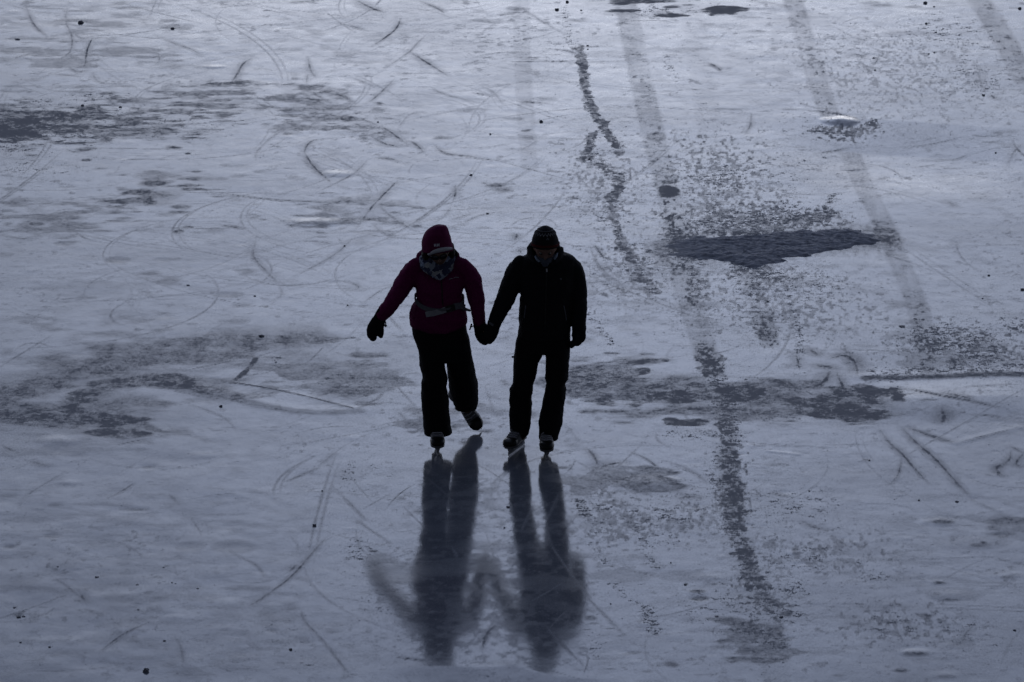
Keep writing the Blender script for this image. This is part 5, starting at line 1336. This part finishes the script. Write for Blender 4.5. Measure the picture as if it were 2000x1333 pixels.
# ------------------------------------------------------------------ lumps of ice and grit lying on the lake, each its own thing
def chunk_mesh(seed):
    rngc = np.random.RandomState(seed)
    V, F = ball((0, 0, 0), 1, 1, 1, n=3)
    o = rngc.uniform(0, 50, 3)
    r = np.array([1 + .75 * mnoise.noise(Vector(v * 1.3 + o)) + .45 * mnoise.noise(Vector(v * 2.7 + o)) for v in V])
    V = V * r[:, None]
    V = np.where(np.abs(V) > 1.05, np.sign(V) * (1.05 + (np.abs(V) - 1.05) * .4), V)
    V[:, 2] -= V[:, 2].min()
    me = mesh_of(V, F, "ice_chunk"); me.materials.append(M_CHUNK)
    return me
CH_ME = [chunk_mesh(s) for s in range(9)]
CHUNKS = [
    (157.7, 46, 7.5, .95, "dark diamond-shaped ice lump at the far left, largest of the far lumps"),
    (337, 57, 4.5, .8, "round dark lump beside a faint oval pale pad on the far ice"),
    (34, 78, 5.5, .45, "low dark lump on a dark smear at the far left edge"),
    (161, 207, 4.5, .8, "dark lump at the left end of a thin dark line above the dark streaky area"),
    (235, 210, 3.6, .8, "dark lump on the thin dark line, second from its left end"),
    (1088, 20, 5.5, .8, "dark rounded lump at the far edge above the scuffed trail of crumbs"),
    (1108, 5, 4, 1.1, "dark lump at the very top edge over the scuffed trail"),
    (1135, 21, 3.2, .7, "small flat lump right of the far rounded lump over the scuffed trail"),
    (1147.5, 90, 3.0, .8, "upper of two dark specks close together beside the top of the scuffed trail"),
    (1148, 97, 2.4, .8, "lower of two dark specks close together beside the top of the scuffed trail"),
    (1057, 239, 4.4, 1.0, "pointed dark lump on open ice above the man's hat"),
    (957.6, 263, 2.5, 1.2, "small upright dark lump on open ice between the hats and far curved scratches"),
    (920, 343, 4.2, .8, "square dark lump beyond the gap between the two hats"),
    (952, 418, 3.2, .9, "dark lump nearest above the gap between the two hats"),
    (1151, 312, 3.2, .9, "dark lump in the crumbs where the scuffed trail forks"),
    (738, 239, 2.6, .7, "small lump among the crossing curved skate scratches"),
    (1808, 7, 5.5, 1.0, "dark lump at the top edge between the two faint far tyre bands"),
    (1824.5, 14, 2.8, .7, "small lump just below the far lump at the top edge between two tyre bands"),
    (1992, 18, 4.6, 1.1, "dark lump in the far right corner"),
    (1809, 47, 3.2, .9, "lone dark lump below the far lump between the two tyre bands"),
    (1828, 64, 3.2, .6, "flat dark lump, left one of a loose far pair on the right"),
    (1842, 57, 2.4, .8, "small round lump, right one of a loose far pair on the right"),
    (1921, 187, 3.8, 1.0, "dark lump beside a small forked scratch at the right"),
    (1814, 106, 2.6, .8, "left of two specks on pale ice below the loose far pair"),
    (1825, 103.5, 2.6, .8, "right of two specks on pale ice below the loose far pair"),
    (1706, 114, 2.8, .8, "small lump beside a short upright scratch on the far right ice"),
    (1709, 138, 2.6, .9, "small round lump beneath the short upright scratch on the far right ice"),
    (1945, 298, 2.8, 1.0, "lone dark speck on smooth ice below the tilted plate at the right"),
    (1931.6, 539, 3.2, .9, "dark lump on open ice right of the slush wedge"),
    (1997, 567, 4.5, 1.0, "dark lump cut by the right edge beside the slush wedge"),
    (1919, 584, 2.4, .9, "small speck below the lump right of the slush wedge"),
    (1762, 639, 7.0, .35, "flat dark flake on open ice below the tyre band at the right"),
    (1788, 624, 5.0, .25, "thin flat flake right above the dark frosty speckled patch at the right"),
    (1196, 667, 2.6, 1.0, "small round lump right of the man's hanging glove"),
    (1500, 590, 2.6, 1.0, "small round lump under the slush wedge by its fan of crumbs"),
    (367, 558, 4.0, .5, "flat dark lump on smooth pale ice at mid left"),
    (431, 795, 4.4, 1.0, "double dark lump on pale ice below the raised ridge"),
    (510, 658, 6.5, .6, "large dark lump lying on the long dark wet band at the left"),
    (497.5, 579, 3.0, .7, "dark lump beside a pale oval pad at mid left"),
    (679, 597, 2.4, .9, "small speck left of the woman's outstretched mitten"),
    (673, 481, 2.4, 1.1, "small speck left of the woman's hat"),
    (614, 1028, 5.0, 1.0, "dark cube-like lump on smooth ice left of the woman's reflection"),
    (629, 960, 2.4, 1.0, "small speck beyond the cube-like lump left of the woman's reflection"),
    (284.5, 1312, 8.0, 1.35, "largest dark lump, tall and round, close to the near edge at the left"),
    (567.6, 1270, 5.0, .85, "round dark lump on a faint grey pad near the bottom"),
    (321.6, 1253, 4.0, .6, "flat lump above the tall round lump near the bottom left"),
    (97, 1265, 3.4, .7, "right one of two small lumps near the bottom left corner"),
    (40, 1256, 3.2, .6, "left one of two small lumps near the bottom left corner"),
    (189, 1128, 5.5, .35, "flat pointed flake on dull ice at the lower left"),
    (268, 1143, 3.2, .5, "flat speck right of the flat pointed flake at the lower left"),
    (386, 1150, 3.0, .5, "flat speck right of a tight pair of specks at the lower left"),
    (336, 1139, 2.2, .9, "left one of a tight pair of specks at the lower left"),
    (343, 1141, 2.2, .6, "right one of a tight pair of specks at the lower left"),
    (270, 1192, 3.0, .5, "lone flat speck in the middle of the lower left ice"),
    (28, 1188, 4.0, .5, "topmost lump of the tight cluster at the lower left edge"),
    (36, 1206, 6.0, .5, "biggest lump of the tight cluster at the lower left edge"),
    (46, 1205, 4.0, .5, "right lump of the tight cluster at the lower left edge"),
    (113, 1108, 2.6, .6, "small speck beyond the flat pointed flake at the lower left"),
    (319.5, 1109, 2.6, .5, "small speck beyond the tight pair of specks at the lower left"),
    (992, 992, 4.4, .8, "dark lump at the edge of the reflection of the man's legs"),
    (985, 1032, 2.6, 1.0, "small speck in the pale gap between the two reflections"),
    (1192.6, 1180, 2.4, .8, "small speck on a pale scratch right of the man's reflection"),
    (1698.5, 900, 2.4, 1.0, "speck on smooth pale ice below the churned ice at the right"),
    (1581, 960, 2.6, 1.0, "speck beside a thin raised sliver on smooth ice at the right"),
    (1795, 978, 2.6, .9, "lone speck left of a dark lump on the lower right ice"),
    (1869, 981, 4.4, .6, "dark lump above the dark dented mound at the right"),
    (1310, 1100, 2.4, 1.0, "lone small round speck beyond the grey oval pads on the near ice"),
    (1400, 1205, 4.6, .35, "flat dark flake below the twin dented pads on the near ice"),
    (1982, 1232, 4.2, .6, "flat dark lump close to the right edge of the near ice"),
    (1339, 1143, 4.0, .7, "dark lump at the left rim of the twin dented pads"),
    (1526, 1207, 5.5, .6, "dark lump in the crumbs right of the near tyre trail"),
]
for k, (px, py, r, hh, lab) in enumerate(CHUNKS):
    c = G(px, py)
    s = FPX / (c[1] * CP + CAM_H * SP)
    o = bpy.data.objects.new("ice_chunk", CH_ME[k % len(CH_ME)])
    scene.collection.objects.link(o)
    q = r / s * .72
    o.scale = (q, q * (1.0 if hh > .5 else 1.3), q * hh * .62)
    o.rotation_euler = (0, 0, (k * 2.399) % 6.283 if hh > .5 else 0.2 * (k % 3))
    o.location = (float(c[0]), float(c[1]) + q * .5, hz(c[0], c[1] + q * .5) - .42 * q * hh)
    tag(o, lab, "ice lump", "dark lumps scattered on the ice")
